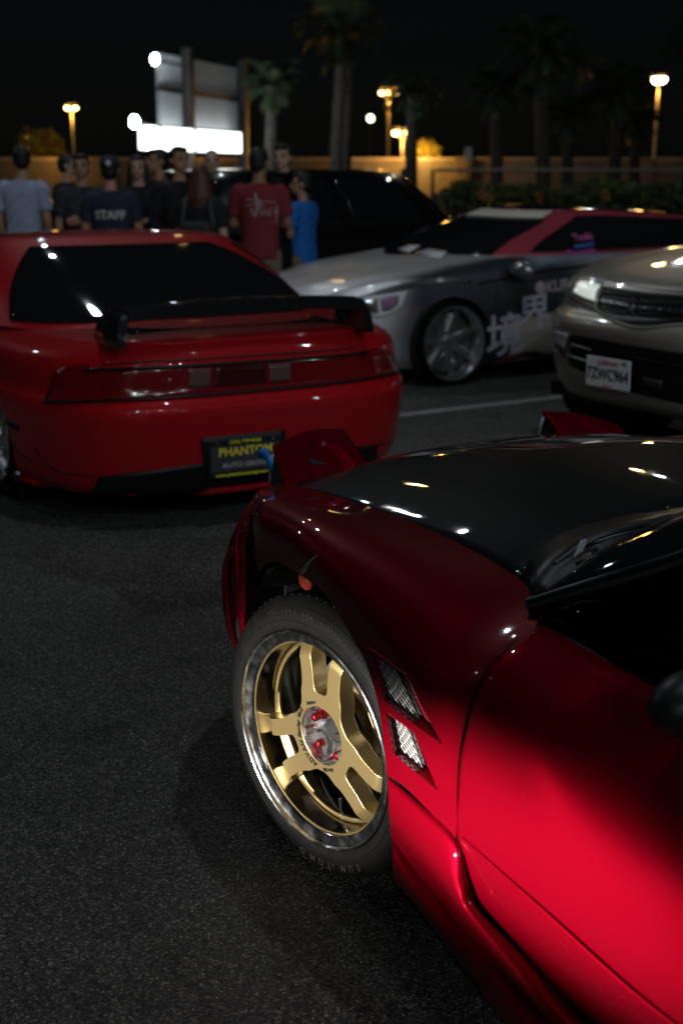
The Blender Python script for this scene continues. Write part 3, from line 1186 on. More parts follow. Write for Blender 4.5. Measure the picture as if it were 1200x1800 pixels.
# brake: gold bell, drilled disc, caliper
bell = MB().lathe([(-.105, .05), (-.105, .088), (-.108, .092), (-.150, .094)], 64).build('brake_bell', GOLD, wheel)
disc = MB().lathe([(-.150, .094), (-.150, .150), (-.172, .150), (-.172, .094)], 64).build('brake_disc', mat('brake_iron', (.24, .23, .22), .35, metal=.9), wheel)
hl_ = MB()
for k in range(36):
    for rr in (.106, .122, .138):
        q = 2 * PI * (k + rr * 30) / 36
        c = Vector((-.1495, math.cos(q) * rr, math.sin(q) * rr))
        hl_.lathe([(0.0003, .0030), (.0006, 0)], 8, Matrix.Translation(c))
kind(hl_.build('disc_holes', BLACK_GAP, disc), 'stuff')
cal = MB()
ca = R(12)
for t in np.linspace(-30, 30, 9):
    pass
Gc = [[wp_(ca + R(t), r, x) for t in np.linspace(-34, 34, 14)] for r, x in ((.105, -.145), (.108, -.128), (.150, -.124), (.164, -.132), (.166, -.180))]
cal.grid(Gc)
cl_ = cal.build('brake_caliper', mat('caliper_white', (.62, .60, .56), .4), wheel, solid=.01)
hub_in = MB().lathe([(-.150, .12), (-.215, .19)], 48).build('dust_shield', DARK_INT, wheel)


# ------------------------------------------------------------------ the other cars: shells of stacked plan outlines
def plan(xr, xf, w, nr, nf, N, taper=0.0):
    """rounded plan outline, N points from the nose centre round by the left side, evenly spaced"""
    xm = (xr + xf) / 2
    P = []
    for k in range(401):
        t = PI * k / 400
        c, s_ = math.cos(t), math.sin(t)
        n = nf if c >= 0 else nr
        a = (xf - xm) if c >= 0 else (xm - xr)
        x = xm + a * math.copysign(abs(c) ** (2 / n), c)
        y = w * abs(s_) ** (2 / n)
        f = (x - xm) / (xf - xm)
        y *= 1 - taper * max(0, f) ** 2
        P.append((x, y))
    P = np.array(P)
    L = np.concatenate([[0], np.cumsum(np.hypot(*np.diff(P, axis=0).T))])
    h = N // 2
    t = np.linspace(0, L[-1], h + 1)
    X, Y = np.interp(t, L, P[:, 0]), np.interp(t, L, P[:, 1])
    left = list(zip(X, Y))
    return left + [(x, -y) for x, y in reversed(left[1:-1])]


def shell_rows(levels, N, sub):
    loops = []
    for lv in levels:
        pl = plan(lv['xr'], lv['xf'], lv['w'], lv.get('nr', 4), lv.get('nf', 4), N, lv.get('taper', 0))
        z = lv['z']
        loops.append([Vector((x, y, z(x, y) if callable(z) else z)) for x, y in pl])
    M = (len(loops) - 1) * sub + 1
    return [[spline_at([lp[k] for lp in loops], (len(loops) - 1) * j / (M - 1)) for k in range(N)] for j in range(M)]


def carve(me, wheels, ylim):
    """cut round wheel arches: wheels = list of (x, z, radius)"""
    bm = bmesh.new()
    bm.from_mesh(me)
    for (ax, az, ar) in wheels:
        dead = [f for f in bm.faces if abs(f.calc_center_median().y) > ylim and math.hypot(f.calc_center_median().x - ax, f.calc_center_median().z - az) < ar]
        bmesh.ops.delete(bm, geom=dead, context='FACES')
        for v in bm.verts:
            if abs(v.co.y) > ylim and v.link_faces:
                d = math.hypot(v.co.x - ax, v.co.z - az)
                edge_ = any(e.is_boundary for e in v.link_edges) and v.co.z > .22
                if (d < ar or (edge_ and d < ar * 1.2)) and d > 1e-4:
                    k = ar / d
                    v.co.x = ax + (v.co.x - ax) * k
                    v.co.z = az + (v.co.z - az) * k
    bm.to_mesh(me)
    bm.free()


def grid_mesh(G, wrap=True, cap=False, name='body'):
    mb = MB().grid(G, wrap=wrap)
    if cap:
        n = len(G[0])
        o = (len(G) - 1) * n
        mb.f.append(tuple(o + k for k in range(n)))
    return mb.mesh(name, sharp=50)


def car_wheel(parent, x, y, Rt, Rr, rimmat, spokes=5, out=1, width=.22, x_in=.02, style=1):
    w = bpy.data.objects.new('wheel', None)
    COL.objects.link(w)
    w.parent = parent
    M = Matrix.Translation((x, y, Rt)) @ Matrix.Rotation(R(90 * out), 4, 'Z')
    w.matrix_local = M
    MB().lathe([(-.006, Rr - .003), (.006, Rr + .008), (.009, (Rr + Rt) / 2), (-.002, Rt - .014), (-.025, Rt), (-width + .02, Rt), (-width, Rt - .03), (-width, Rr)], 56).build('tyre', RUBBER, w)
    rm = MB().lathe([(-.005, Rr), (.004, Rr - .004), (.002, Rr - .012), (-.02, Rr - .02), (-.10, Rr - .035), (-.16, Rr - .035)], 56)
    rim_ = rm.build('rim', rimmat, w)
    sp = MB()
    for k in range(spokes):
        a_ = 2 * PI * k / spokes + .3
        d = Vector((0, math.sin(a_), math.cos(a_)))
        e_ = Vector((0, math.cos(a_), -math.sin(a_)))
        w0, w1 = (.030, .022) if style == 1 else (.042, .055)
        xo = -x_in - .02
        P = [Vector((xo, 0, 0)) + d * .05 + e_ * w0, Vector((xo, 0, 0)) + d * .05 - e_ * w0, Vector((xo + .012, 0, 0)) + d * (Rr - .018) - e_ * w1, Vector((xo + .012, 0, 0)) + d * (Rr - .018) + e_ * w1]
        sp.prism(P, (-.03, 0, 0))
    sp.lathe([(-x_in - .012, 0), (-x_in - .012, .03), (-x_in - .02, .062), (-x_in - .06, .065)], 32)
    sp.build('spokes', rimmat, rim_, smooth=False, bevel=.004)
    MB().lathe([(-.11, .04), (-.11, Rr - .05)], 32).build('brake_disc', mat('brake_iron', (.24, .23, .22), .35, metal=.9), w)
    return w


def well(parent, x, y, z, r, out, depth=.38):
    M = Matrix.Translation((x, y, z)) @ Matrix.Rotation(R(90 * out), 4, 'Z')
    MB().lathe([(-.02, r), (-depth, r), (-depth, .05)], 40, M).build('wheel_well', DARK_INT, parent)


def decal_text(sk, name, txt, size, p_c, p_r, p_u, m, parent, lift=.004, **kw):
    """flat print on the skin: centre pixel, a pixel to its right and one above it give the axes"""
    c, n = sk.hit(*p_c)
    r, _ = sk.hit(*p_r)
    v, _ = sk.hit(*p_u)
    M = frame_matrix(c + n * lift, r - c, v - c)
    return text_on(name, txt, size, M, m, parent, **kw)


# ------------------------------------------------------------------ red mid-engined coupe seen from behind
def at_ground_px(x, y):
    return at_z(x, y, 0)


NH = 28.0
NORG = Vector((-.33, 5.50, 0))
NSC = (1.09, 1.09, 1.0)
NF = Frame(NORG, NH, NSC)
nsx = thing('sports_car', 'bright red low coupe seen from behind with a black rear wing and dealer plate', 'car', NORG, NF.rz)
nsx.scale = NSC
RED2 = candy('red_car_paint', (.40, .006, .012), metal=.1, rough=.45)
RED2.node_tree.nodes['Principled BSDF'].inputs['Specular IOR Level'].default_value = .1


def nsx_deck(x, y):
    return float(np.interp(x, [-.05, .12, .5, 1.0, 1.6, 2.6, 3.2, 3.9, 4.4], [.79, .815, .825, .85, .88, .85, .80, .68, .52])) - .05 * (abs(y) / .9) ** 3


NLV = [dict(z=.155, xr=.05, xf=4.30, w=0.891, nr=4.2, nf=3.2, taper=.05),
       dict(z=.21, xr=.015, xf=4.36, w=0.923, nr=4.2, nf=3.2, taper=.05),
       dict(z=.33, xr=-.01, xf=4.40, w=0.944, nr=4.2, nf=3.2, taper=.05),
       dict(z=.45, xr=-.025, xf=4.40, w=0.955, nr=4.2, nf=3.2, taper=.05),
       dict(z=.525, xr=-.03, xf=4.38, w=0.955, nr=4.2, nf=3.0, taper=.06),
       dict(z=.56, xr=-.015, xf=4.34, w=0.950, nr=4.2, nf=3.0, taper=.06),
       dict(z=lambda x, y: min(.60, nsx_deck(x, y) - .05), xr=.01, xf=4.28, w=0.937, nr=4.2, nf=3.0, taper=.06),
       dict(z=lambda x, y: min(.73, nsx_deck(x, y) - .03), xr=.03, xf=4.2, w=0.913, nr=4.2, nf=3.0, taper=.07),
       dict(z=lambda x, y: nsx_deck(x, y) - .008, xr=.055, xf=4.1, w=0.844, nr=4.0, nf=3.0, taper=.08),
       dict(z=lambda x, y: nsx_deck(x, y) + .01, xr=.12, xf=3.9, w=0.738, nr=4.0, nf=3.0, taper=.1),
       dict(z=lambda x, y: nsx_deck(x, y) + .02, xr=.6, xf=3.2, w=0.369, nr=3.0, nf=3.0, taper=.1)]
body = grid_mesh(shell_rows(NLV, 320, 5), cap=True)
carve(body, [(.93, .32, .345), (3.46, .31, .34)], .5)
nb = link('body', body, RED2, nsx)
# greenhouse: base on the deck, up to a small roof
NGL = [dict(z=lambda x, y: nsx_deck(x, y) + .0, xr=.46, xf=3.05, w=.80, nr=3.6, nf=2.6),
       dict(z=lambda x, y: .955 - .0 * x, xr=.82, xf=2.80, w=.755, nr=3.6, nf=2.7),
       dict(z=1.065, xr=1.16, xf=2.50, w=.695, nr=3.8, nf=2.8),
       dict(z=1.14, xr=1.42, xf=2.22, w=.64, nr=4, nf=3.0),
       dict(z=1.172, xr=1.52, xf=2.08, w=.56, nr=3.6, nf=3.0),
       dict(z=1.188, xr=1.66, xf=1.95, w=.30, nr=3, nf=3)]
NGR = [[p + Vector((0, .085, 0)) for p in r] for r in shell_rows(NGL, 240, 6)]
gm = grid_mesh(NGR, cap=True, name='roof')
roof = link('roof', gm, RED2, nsx)


def glass_from(G, rows, cols, name, m, parent, lift=.004, solid=.004):
    """glass panel riding just proud of the greenhouse rows"""
    n = len(G[0])
    H = []
    for i in rows:
        r = []
        for k in cols:
            p = G[i][k % n]
            a_ = G[min(i + 1, len(G) - 1)][k % n] - G[max(i - 1, 0)][k % n]
            b_ = G[i][(k + 1) % n] - G[i][(k - 1) % n]
            nn = b_.cross(a_)
            if nn.length > 1e-9:
                nn.normalize()
            if nn.z < -.2 or nn.dot(Vector((p.x - sum(q.x for q in G[i]) / n, p.y, .3))) < 0:
                nn = -nn
            r.append(p + nn * lift)
        H.append(r)
    return MB().grid(H).build(name, m, parent, solid=solid, offset=0)


NG = 240
glass_from(NGR, range(1, 18), range(NG // 2 - 29, NG // 2 + 29), 'rear_window', GLASS_DARK, nsx)
glass_from(NGR, range(2, 17), range(34, 84), 'side_window', GLASS_DARK, nsx)
glass_from(NGR, range(2, 17), range(-84, -33), 'side_window', GLASS_DARK, nsx)
glass_from(NGR, range(1, 19), range(-26, 27), 'windscreen', GLASS_DARK, nsx)
NSK = Skin(NF, [body, gm])
NSK.far = 5.8
# tail-light band
LAMP = mat('tail_lamp_red', (.16, .004, .006), .12, coat=1.0, coat_rough=.02, spec=.6)
LAMPC = mat('tail_lamp_dark', (.045, .006, .006), .15, coat=.8)
band = NSK.patch('tail_light', [(100, 652), (170, 652), (300, 645), (450, 636), (560, 628), (640, 621), (682, 622)],
                 [(82, 706), (165, 705), (300, 698), (450, 686), (560, 676), (640, 665), (696, 655)], LAMP, nsx, 60, 10, .006, .012)
NSK.patch('tail_lamp', [(118, 646), (138, 643), (158, 641)], [(104, 652), (130, 652), (168, 651)], LAMP, band, 16, 6, .006, .012)
NSK.patch('tail_lamp', [(642, 616), (656, 613), (670, 613)], [(640, 621), (664, 621), (684, 622)], LAMP, band, 16, 6, .006, .012)
LENSW = mat('reverse_lens', (.10, .055, .05), .18, coat=.8)
NSK.patch('reverse_lamp', [(331, 649), (350, 648), (368, 646)], [(331, 683), (350, 682), (368, 681)], LENSW, band, 10, 6, .013, .004)
NSK.patch('reverse_lamp', [(471, 641), (490, 640), (508, 638)], [(471, 672), (490, 671), (508, 669)], LENSW, band, 10, 6, .013, .004)
NSK.patch('lamp_panel', [(376, 645), (420, 642), (464, 640)], [(376, 680), (420, 677), (464, 673)], LAMPC, band, 14, 6, .013, .004)
NSK.line('lamp_trim', [(150, 652), (300, 645), (450, 636), (560, 628), (640, 620)], .008, PLASTIC, band, lift=.012)
NSK.line('lamp_trim', [(80, 708), (165, 707), (300, 700), (450, 688), (560, 678), (640, 667), (698, 656)], .006, PLASTIC, band, lift=.008)
NSK.line('trunk_line', [(176, 640), (172, 652)], .004, BLACK_GAP, nsx, lift=.001)
NSK.line('trunk_line', [(182, 641), (300, 634), (450, 624), (560, 617), (622, 611)], .004, BLACK_GAP, nsx, lift=.002)
NSK.line('bumper_line', [(62, 790), (100, 828), (170, 838)], .003, BLACK_GAP, nsx, lift=.0005)
NSK.line('bumper_line', [(660, 782), (690, 778), (708, 770)], .003, BLACK_GAP, nsx, lift=.0005)
NSK.line('rocker_line', [(4, 765), (40, 800), (62, 812)], .003, BLACK_GAP, nsx, lift=.0005)
# dark opening below with plate recess and exhausts
op = NSK.patch('rear_grille', [(176, 838), (270, 826), (364, 813), (480, 800), (560, 790), (662, 782)], [(152, 884), (215, 881), (300, 872), (400, 858), (520, 842), (660, 812)], PLASTIC, nsx, 50, 8, .004, .006)
NSK.patch('plate_recess', [(352, 770), (420, 763), (500, 754)], [(360, 842), (430, 838), (505, 828)], mat('recess_black', (.01, .01, .01), .5), nsx, 12, 10, .006, .006)
for i, (x, y) in enumerate(((178, 879), (212, 875))):
    h, nn = NSK.hit(x, y)
    c = Vector((h.x - .02, h.y, h.z))
    M = Matrix.Translation(c) @ Matrix.Rotation(PI, 4, 'Z')
    ex = MB().lathe([(-.20, .034), (.0, .034), (.004, .032), (.0, .029), (-.20, .028)], 32, M).build('exhaust_tip', mat('exhaust_steel', (.40, .38, .36), .35, metal=1.0), nsx)
    MB().lathe([(-.1, .030), (-.1, 0)], 24, M).build('exhaust_inside', DARK_INT, ex)
lipn = NSK.line('bumper_lip', [(216, 886), (300, 876), (400, 862), (520, 845), (668, 815)], .016, RED2, nsx, lift=.006)
# dealer plate
pc, pn = NSK.hit(427, 799)
pr_, _ = NSK.hit(487, 792)
plr = (pr_ - pc)
plr.z = 0
PM = frame_matrix(pc + pn * .022, plr, (0, 0, 1))
pf = MB().box((0, 0, 0), (.318, .168, .012))
me = pf.mesh('license_plate', smooth=False)
me.transform(PM)
plate = link('license_plate', me, mat('plate_frame_black', (.012, .012, .013), .35), nsx, bevel=.003)
me = MB().box((0, 0, .007), (.298, .112, .004)).mesh('plate_face', smooth=False)
me.transform(PM)
link('plate_face', me, mat('plate_grey', (.035, .037, .042), .5), plate)
YEL = mat('yellow_print', (.75, .62, .06), .5)
YEL2 = mat('bright_yellow_print', (.80, .80, .03), .5)
GRY = mat('grey_print', (.42, .42, .42), .5)
T = Matrix.Translation
text_on('lettering', '(323) 749-8205', .020, PM @ T((0, .070, .0075)), YEL2, plate, .0006, .0002, sx=1.1)
text_on('lettering', 'PHANTOM', .052, PM @ T((0, .028, .0100)), YEL, plate, .0008, .0012, sx=.92)
text_on('lettering', 'AUTO GROUP', .030, PM @ T((0, -.030, .0100)), GRY, plate, .0006, .0004, sx=1.05)
text_on('lettering', 'www.phantomautogroup.com', .0215, PM @ T((0, -.071, .0075)), YEL2, plate, .0006, .0003, sx=1.0)
for a_ in (-.12, .12):
    me = MB().lathe([(0, .007), (.003, .006), (.004, 0)], 14, PM @ T((a_, .070, .006)) @ Matrix.Rotation(R(-90), 4, 'Y')).mesh('plate_screw')
    link('plate_screw', me, CHROME, plate)
# rear wing
WINGM = mat('wing_black', (.010, .010, .011), .16, coat=1.0, coat_rough=.02)
wing_px = [(176, 566), (262, 556), (360, 552), (460, 549), (560, 547), (618, 550)]
wp0 = [NF.s(x, y, .10) for x, y in wing_px]
wp0 = spline(wp0, 30)
yl, yr_ = wp0[0].y, wp0[-1].y
ym = (yl + yr_) / 2
Wg = []
hw = .50
for k in range(41):
    t = -1 + 2 * k / 40
    z0 = .955 - .02 * t * t
    prof = [(-.03, -.024), (-.025, .018), (.06, .026), (.15, .016), (.22, .0), (.15, -.014), (.06, -.026)]
    drop = .0
    Wg.append([Vector((.02 + a_, .055 + t * hw, z0 + b_)) for a_, b_ in prof])
# end pieces flow down to the fenders
ends = []
for sgn in (-1, 1):
    E_ = []
    for k in range(10):
        t = k / 9
        y = .055 + sgn * (hw + .035 * math.sin(t * PI / 2))
        z = .935 - .13 * t ** 1.3
        sc = 1 + .35 * t
        E_.append([Vector((.04 + a_ * sc, y, z)) + Vector((0, sgn * b_ * .9, 0)) for a_, b_ in prof])
    ends.append(E_)
wm_ = MB().grid([[p for p in r] + [r[0]] for r in Wg])
for sgn, E_ in zip((-1, 1), ends):
    wm_.grid([[p for p in r] + [r[0]] for r in ([Wg[0 if sgn < 0 else -1]] + E_)])
wing = wm_.build('rear_wing', WINGM, nsx)
MB().box((.03, 0, .945), (.03, .20, .012)).build('brake_lamp', LAMPC, wing)
# dark engine lid between wing and glass
MB().grid([[Vector((x, y, nsx_deck(x, y) + .016)) for y in np.linspace(-.46, .46, 20)] for x in np.linspace(.26, .66, 10)]).build('engine_lid', GLOSS_BLACK, nsx, solid=.006)
for y in (.82, -.82):
    car_wheel(nsx, .93, y + (.04 if y > 0 else -.04), .315, .235, ALU, 5, 1 if y > 0 else -1, .26)
    car_wheel(nsx, 3.46, y + (.03 if y > 0 else -.03), .30, .22, ALU, 5, 1 if y > 0 else -1, .22)
    well(nsx, .93, y + (.03 if y > 0 else -.03), .32, .342, 1 if y > 0 else -1)
    well(nsx, 3.46, y, .31, .338, 1 if y > 0 else -1)
MB().box((2.2, 0, .22), (4.0, 1.3, .08)).build('floor_pan', DARK_INT, nsx)
fl = MB().ell((2.6, 0, 0), (.001, .001, .001))
sm = NSK.patch('side_vent', [(14, 738), (24, 742), (34, 748)], [(16, 748), (26, 753), (35, 757)], PLASTIC, nsx, 6, 4, .003, .004) if NSK.trees[0].ray_cast(NF.eye, NF.dir(24, 745).normalized())[0] else None

# ------------------------------------------------------------------ silver wrapped hatchback
wheel_pt = at_z(797, 678, 0)
BH = 31.0 + 90.0                                          # nose to the left of the picture, towards the camera
bfw = Vector((-math.sin(R(BH)), math.cos(R(BH)), 0))
blf = Vector((-math.cos(R(BH)), -math.sin(R(BH)), 0))
SORG = wheel_pt - blf * .86                               # origin: front axle
SORG.z = 0
SF = Frame(SORG, BH)
hatch = thing('hatchback', 'lowered silver hatchback with a printed wrap, polished wheel and pale windscreen banner', 'car', SORG, SF.rz)
sil = candy('silver_wrap', (.42, .43, .45), metal=.5, rough=.42, coat=.8, coat_rough=.05)
nt = sil.node_tree                                        # the printed wrap: silver nose, dark smoke over the front door and fender, white sill
b = nt.nodes['Principled BSDF']
tc = nt.nodes.new('ShaderNodeTexCoord')
sx_ = nt.nodes.new('ShaderNodeSeparateXYZ')
nt.links.new(tc.outputs['Object'], sx_.inputs[0])
nz = nt.nodes.new('ShaderNodeTexNoise')
nz.inputs['Scale'].default_value = 3.0
nz.inputs['Detail'].default_value = 5
nt.links.new(tc.outputs['Object'], nz.inputs['Vector'])


def mth(op, a_, b2=None, c2=None, clamp=False):
    n = nt.nodes.new('ShaderNodeMath')
    n.operation = op
    n.use_clamp = clamp
    for k, q in enumerate((a_, b2, c2)):
        if q is None:
            continue
        if isinstance(q, (int, float)):
            n.inputs[k].default_value = q
        else:
            nt.links.new(q, n.inputs[k])
    return n.outputs[0]


def ramp01(v, lo, hi):
    n = nt.nodes.new('ShaderNodeMapRange')
    n.interpolation_type = 'SMOOTHSTEP'
    nt.links.new(v, n.inputs['Value'])
    n.inputs['From Min'].default_value = lo
    n.inputs['From Max'].default_value = hi
    return n.outputs[0]


def mixc(f, a_, b2):
    n = nt.nodes.new('ShaderNodeMix')
    n.data_type = 'RGBA'
    nt.links.new(f, n.inputs['Factor'])
    for k, q in ((6, a_), (7, b2)):
        if isinstance(q, tuple):
            n.inputs[k].default_value = (*q, 1)
        else:
            nt.links.new(q, n.inputs[k])
    return n.outputs[2]


wob = mth('MULTIPLY_ADD', nz.outputs['Fac'], .5, -.25)
X = mth('ADD', sx_.outputs['X'], wob)
Z = mth('ADD', sx_.outputs['Z'], mth('MULTIPLY', wob, .3))
dark = mth('MULTIPLY', mth('MULTIPLY', ramp01(X, .62, .25), ramp01(X, -1.55, -.9)), ramp01(mth('ADD', mth('ABSOLUTE', sx_.outputs['Y']), mth('MULTIPLY', wob, .2)), .66, .78))
low = ramp01(mth('ADD', Z, mth('MULTIPLY', X, .09)), .42, .38)
rearm = ramp01(X, -.42, -.52)
c_ = mixc(dark, (.66, .67, .70), (.045, .056, .072))
c_ = mixc(mth('MULTIPLY', low, rearm), c_, (.62, .58, .52))
c_ = mixc(mth('MULTIPLY', ramp01(Z, .80, .90), ramp01(X, -.55, -.75)), c_, (.42, .50, .60))
c_ = mixc(ramp01(X, -1.6, -2.4), c_, (.55, .55, .58))
nt.links.new(c_, b.inputs['Base Color'])
PINK = candy('pink_red_wrap', (.45, .06, .09), metal=.3, rough=.4, coat=.7, coat_rough=.06)


def h_deck(x, y):
    return float(np.interp(x, [-3.4, -3.2, -.95, -.6, -.1, .4, .75, 1.0, 1.15], [.94, .95, .92, .915, .875, .815, .745, .65, .52])) - .05 * (abs(y) / .85) ** 2.5


HLV = [dict(z=.13, xr=-3.36, xf=1.02, w=.82, nr=4.5, nf=3.0, taper=.06),
       dict(z=.20, xr=-3.42, xf=1.09, w=.86, nr=4.5, nf=3.0, taper=.06),
       dict(z=.35, xr=-3.46, xf=1.13, w=.875, nr=4.5, nf=3.0, taper=.06),
       dict(z=.50, xr=-3.46, xf=1.13, w=.885, nr=4.5, nf=2.9, taper=.06),
       dict(z=lambda x, y: min(.62, h_deck(x, y) - .06), xr=-3.44, xf=1.12, w=.888, nr=4.5, nf=2.8, taper=.06),
       dict(z=lambda x, y: min(.76, h_deck(x, y) - .03), xr=-3.40, xf=1.09, w=.875, nr=4.5, nf=2.8, taper=.07),
       dict(z=lambda x, y: min(.90, h_deck(x, y) - .008), xr=-3.34, xf=1.02, w=.845, nr=4.5, nf=2.7, taper=.08),
       dict(z=lambda x, y: h_deck(x, y) + .012, xr=-3.25, xf=.86, w=.78, nr=4.5, nf=2.6, taper=.10),
       dict(z=lambda x, y: h_deck(x, y) + .035, xr=-3.0, xf=.3, w=.50, nr=3.5, nf=2.6, taper=.10)]
hb = grid_mesh(shell_rows(HLV, 320, 5), cap=True)
carve(hb, [(0, .31, .325), (-2.64, .31, .325)], .5)
hbody = link('body', hb, sil, hatch)
HGL = [dict(z=lambda x, y: h_deck(x, y) - .01, xr=-3.24, xf=-.02, w=.80, nr=5, nf=2.8),
       dict(z=lambda x, y: 1.00, xr=-3.20, xf=-.36, w=.745, nr=5, nf=3.0),
       dict(z=lambda x, y: 1.10 - .03 * max(0, -x - 1.7), xr=-3.10, xf=-.74, w=.67, nr=5, nf=3.2),
       dict(z=lambda x, y: 1.19 - .06 * max(0, -x - 1.6), xr=-3.00, xf=-1.06, w=.59, nr=5, nf=3.4),
       dict(z=lambda x, y: 1.22 - .07 * max(0, -x - 1.6), xr=-2.92, xf=-1.20, w=.52, nr=5, nf=3.4),
       dict(z=lambda x, y: 1.235 - .07 * max(0, -x - 1.6), xr=-2.6, xf=-1.40, w=.30, nr=3, nf=3)]
HGR = shell_rows(HGL, 240, 6)
hg = grid_mesh(HGR, cap=True, name='roof')
hroof = link('pillars', hg, PINK, hatch)
hroof['label'] = 'pink red roof pillars fading to white at the back'
NH2 = 240
ws_h = glass_from(HGR, range(1, 16), range(-23, 24), 'windscreen', GLASS_DARK, hatch)
glass_from(HGR, range(15, 20), range(-21, 22), 'windscreen_banner', mat('banner_cream', (.62, .58, .50), .5), hatch, .007)
rp_ = glass_from(HGR, range(21, 31), range(0, 241), 'roof_panel', GLOSS_BLACK, hatch)
glass_from(HGR, range(2, 17), range(31, 63), 'side_window', GLASS_DARK, hatch)
glass_from(HGR, range(2, 17), range(62, 88), 'rear_side_window', GLASS_DARK, hatch, .0055)
glass_from(HGR, range(2, 17), range(-63, -30), 'side_window', GLASS_DARK, hatch)
glass_from(HGR, range(2, 17), range(-88, -61), 'rear_side_window', GLASS_DARK, hatch, .0055)
glass_from(HGR, range(2, 17), range(NH2 // 2 - 20, NH2 // 2 + 21), 'rear_window', GLASS_DARK, hatch)
WPNL = mat('white_wrap', (.60, .61, .64), .35, coat=.6)
HSKN = Skin(SF, [hb, hg])
HSKN.far = 9.6
# hatchback details
LENS = mat('headlamp_glass', (.72, .74, .78), .25, spec=.6, coat=.8)
hlp = HSKN.patch('headlight', [(603, 534), (640, 523), (680, 516), (715, 512)], [(606, 544), (640, 553), (672, 556), (704, 537)], LENS, hatch, 30, 12, .010, .008)
HSKN.patch('headlight_reflector', [(622, 535), (645, 528), (662, 526)], [(626, 546), (648, 551), (664, 549)], CHROME, hlp, 10, 8, .017, .002)
HSKN.patch('headlight_reflector', [(668, 524), (684, 521), (700, 519)], [(670, 547), (684, 545), (698, 535)], mat('lamp_lilac', (.40, .25, .42), .2, metal=.7), hlp, 10, 8, .017, .002)
HSKN.patch('hood_stripe', [(612, 528), (700, 500), (800, 488), (828, 492)], [(640, 528), (716, 508), (800, 498), (826, 498)], mat('smoke_black', (.03, .034, .04), .3, coat=.7), hatch, 40, 10, .006, .003)
HSKN.patch('front_grille', [(492, 519), (506, 514), (526, 517)], [(497, 534), (512, 536), (530, 534)], PLASTIC, hatch, 12, 8, .004, .004)
HSKN.line('hood_line', [(498, 512), (560, 528), (604, 533)], .003, BLACK_GAP, hatch)
HSKN.line('door_line', [(874, 500), (872, 540), (874, 590), (880, 640)], .004, BLACK_GAP, hatch)
HSKN.line('belt_line', [(840, 498), (900, 488), (960, 476), (1040, 465)], .008, PLASTIC, hatch)
HSKN.patch('dark_swatch', [(902, 490), (922, 488)], [(911, 540), (934, 534)], mat('smoke_black', (.03, .034, .04), .3), hatch, 8, 8, .003, .002)  # flat dark patch on the door below the mirror
WTXT = mat('lilac_white_print', (.42, .42, .50), .5)
RTXT = mat('dull_red_print', (.30, .10, .10), .5)
decal_text(HSKN, 'lettering', '\u25cfKURO', .115, (978, 503), (1000, 500), (978, 490), mat('rose_print', (.42, .36, .42), .5), hatch, .006, bold=.003)
decal_text(HSKN, 'lettering', '\u754c', .30, (938, 556), (962, 552), (937, 530), WTXT, hatch, .006, bold=.006)
decal_text(HSKN, 'lettering', '\u5883', .33, (886, 594), (910, 590), (885, 566), WTXT, hatch, .006, bold=.006)
kk = 0
for ch, (x, y) in zip('STREET BARRAGE', [(722 + (i * 9.5), 556 - 13 * math.sin(i / 13 * PI * .9 + .2)) for i in range(14)]):
    if ch != ' ':
        decal_text(HSKN, 'lettering', ch, .055, (x, y - 4), (x + 6, y - 4), (x, y - 12), RTXT, hatch, .005)
decal_text(HSKN, 'lettering', 'Tsuki', .085, (1022, 418), (1040, 416), (1022, 406), mat('pink_print', (.55, .12, .32), .5), hatch, .012, bold=.002)
decal_text(HSKN, 'lettering', 'Twerkit', .085, (1020, 446), (1040, 443), (1020, 434), mat('magenta_print', (.45, .12, .45), .5), hatch, .012, bold=.002)
HSKN.patch('sticker', [(1008, 432), (1042, 426)], [(1008, 438), (1042, 432)], mat('blue_print', (.05, .12, .45), .5), hatch, 6, 3, .010, .002)
for q in ([(702, 441), (722, 433), (742, 434), (722, 446)], [(738, 447), (756, 440), (790, 445), (776, 458)]):
    P = [HSKN.hit(x, y)[0] for x, y in q]
    sheet = MB().grid([[P[0], P[1]], [P[3], P[2]]]).build('paper_sheet', mat('paper', (.70, .72, .75), .6), ws_h, solid=.001)
    sheet.location = (.02, 0, .012)
hm1 = HSKN.hit(906, 484)[0]
mm = MB()
mc = hm1 + Vector((.03, .11, .045))
mm.ell(mc, (.075, .115, .065), n=18, m=10)
mm.tube([hm1, mc], .025, 8)
mm.build('door_mirror', mat('mirror_silver', (.30, .33, .36), .18, metal=.7, coat=1.0), hatch)
HSKN.patch('side_skirt', [(866, 642), (920, 634), (972, 627)], [(868, 658), (920, 651), (972, 645)], candy('dark_red_wrap', (.10, .02, .025)), hatch, 20, 5, .012, .012)
HRIM = mat('hatch_wheel', (.62, .64, .67), .20, metal=.92, coat=.4)
for xx in (0, -2.64):
    for sg in (1, -1):
        car_wheel(hatch, xx, sg * .862, .305, .268, HRIM, 7, sg, .22, .065, 1)
        well(hatch, xx, sg * .86, .31, .323, sg)
MB().box((-1.3, 0, .20), (3.9, 1.4, .06)).build('floor_pan', DARK_INT, hatch)

# ------------------------------------------------------------------ champagne SUV, nose towards the camera
pt = at_z(1076, 655, .50)
MHD = 125.0
mf = Vector((-math.sin(R(MHD)), math.cos(R(MHD)), 0))
MORG = Vector((pt.x, pt.y, 0)) + mf * .00
MF = Frame(MORG, MHD)
suv = thing('suv', 'champagne gold SUV with a dark grille and a white license plate', 'suv', MORG, MF.rz)
CHAM = candy('champagne_paint', (.36, .335, .285), metal=.4, rough=.38, coat=.9, coat_rough=.04)


def m_deck(x, y):
    return float(np.interp(-x, [0, .08, .3, .7, 1.2, 2, 4.5], [.86, .90, .98, 1.05, 1.09, 1.13, 1.13])) - .07 * (abs(y) / .9) ** 2.4


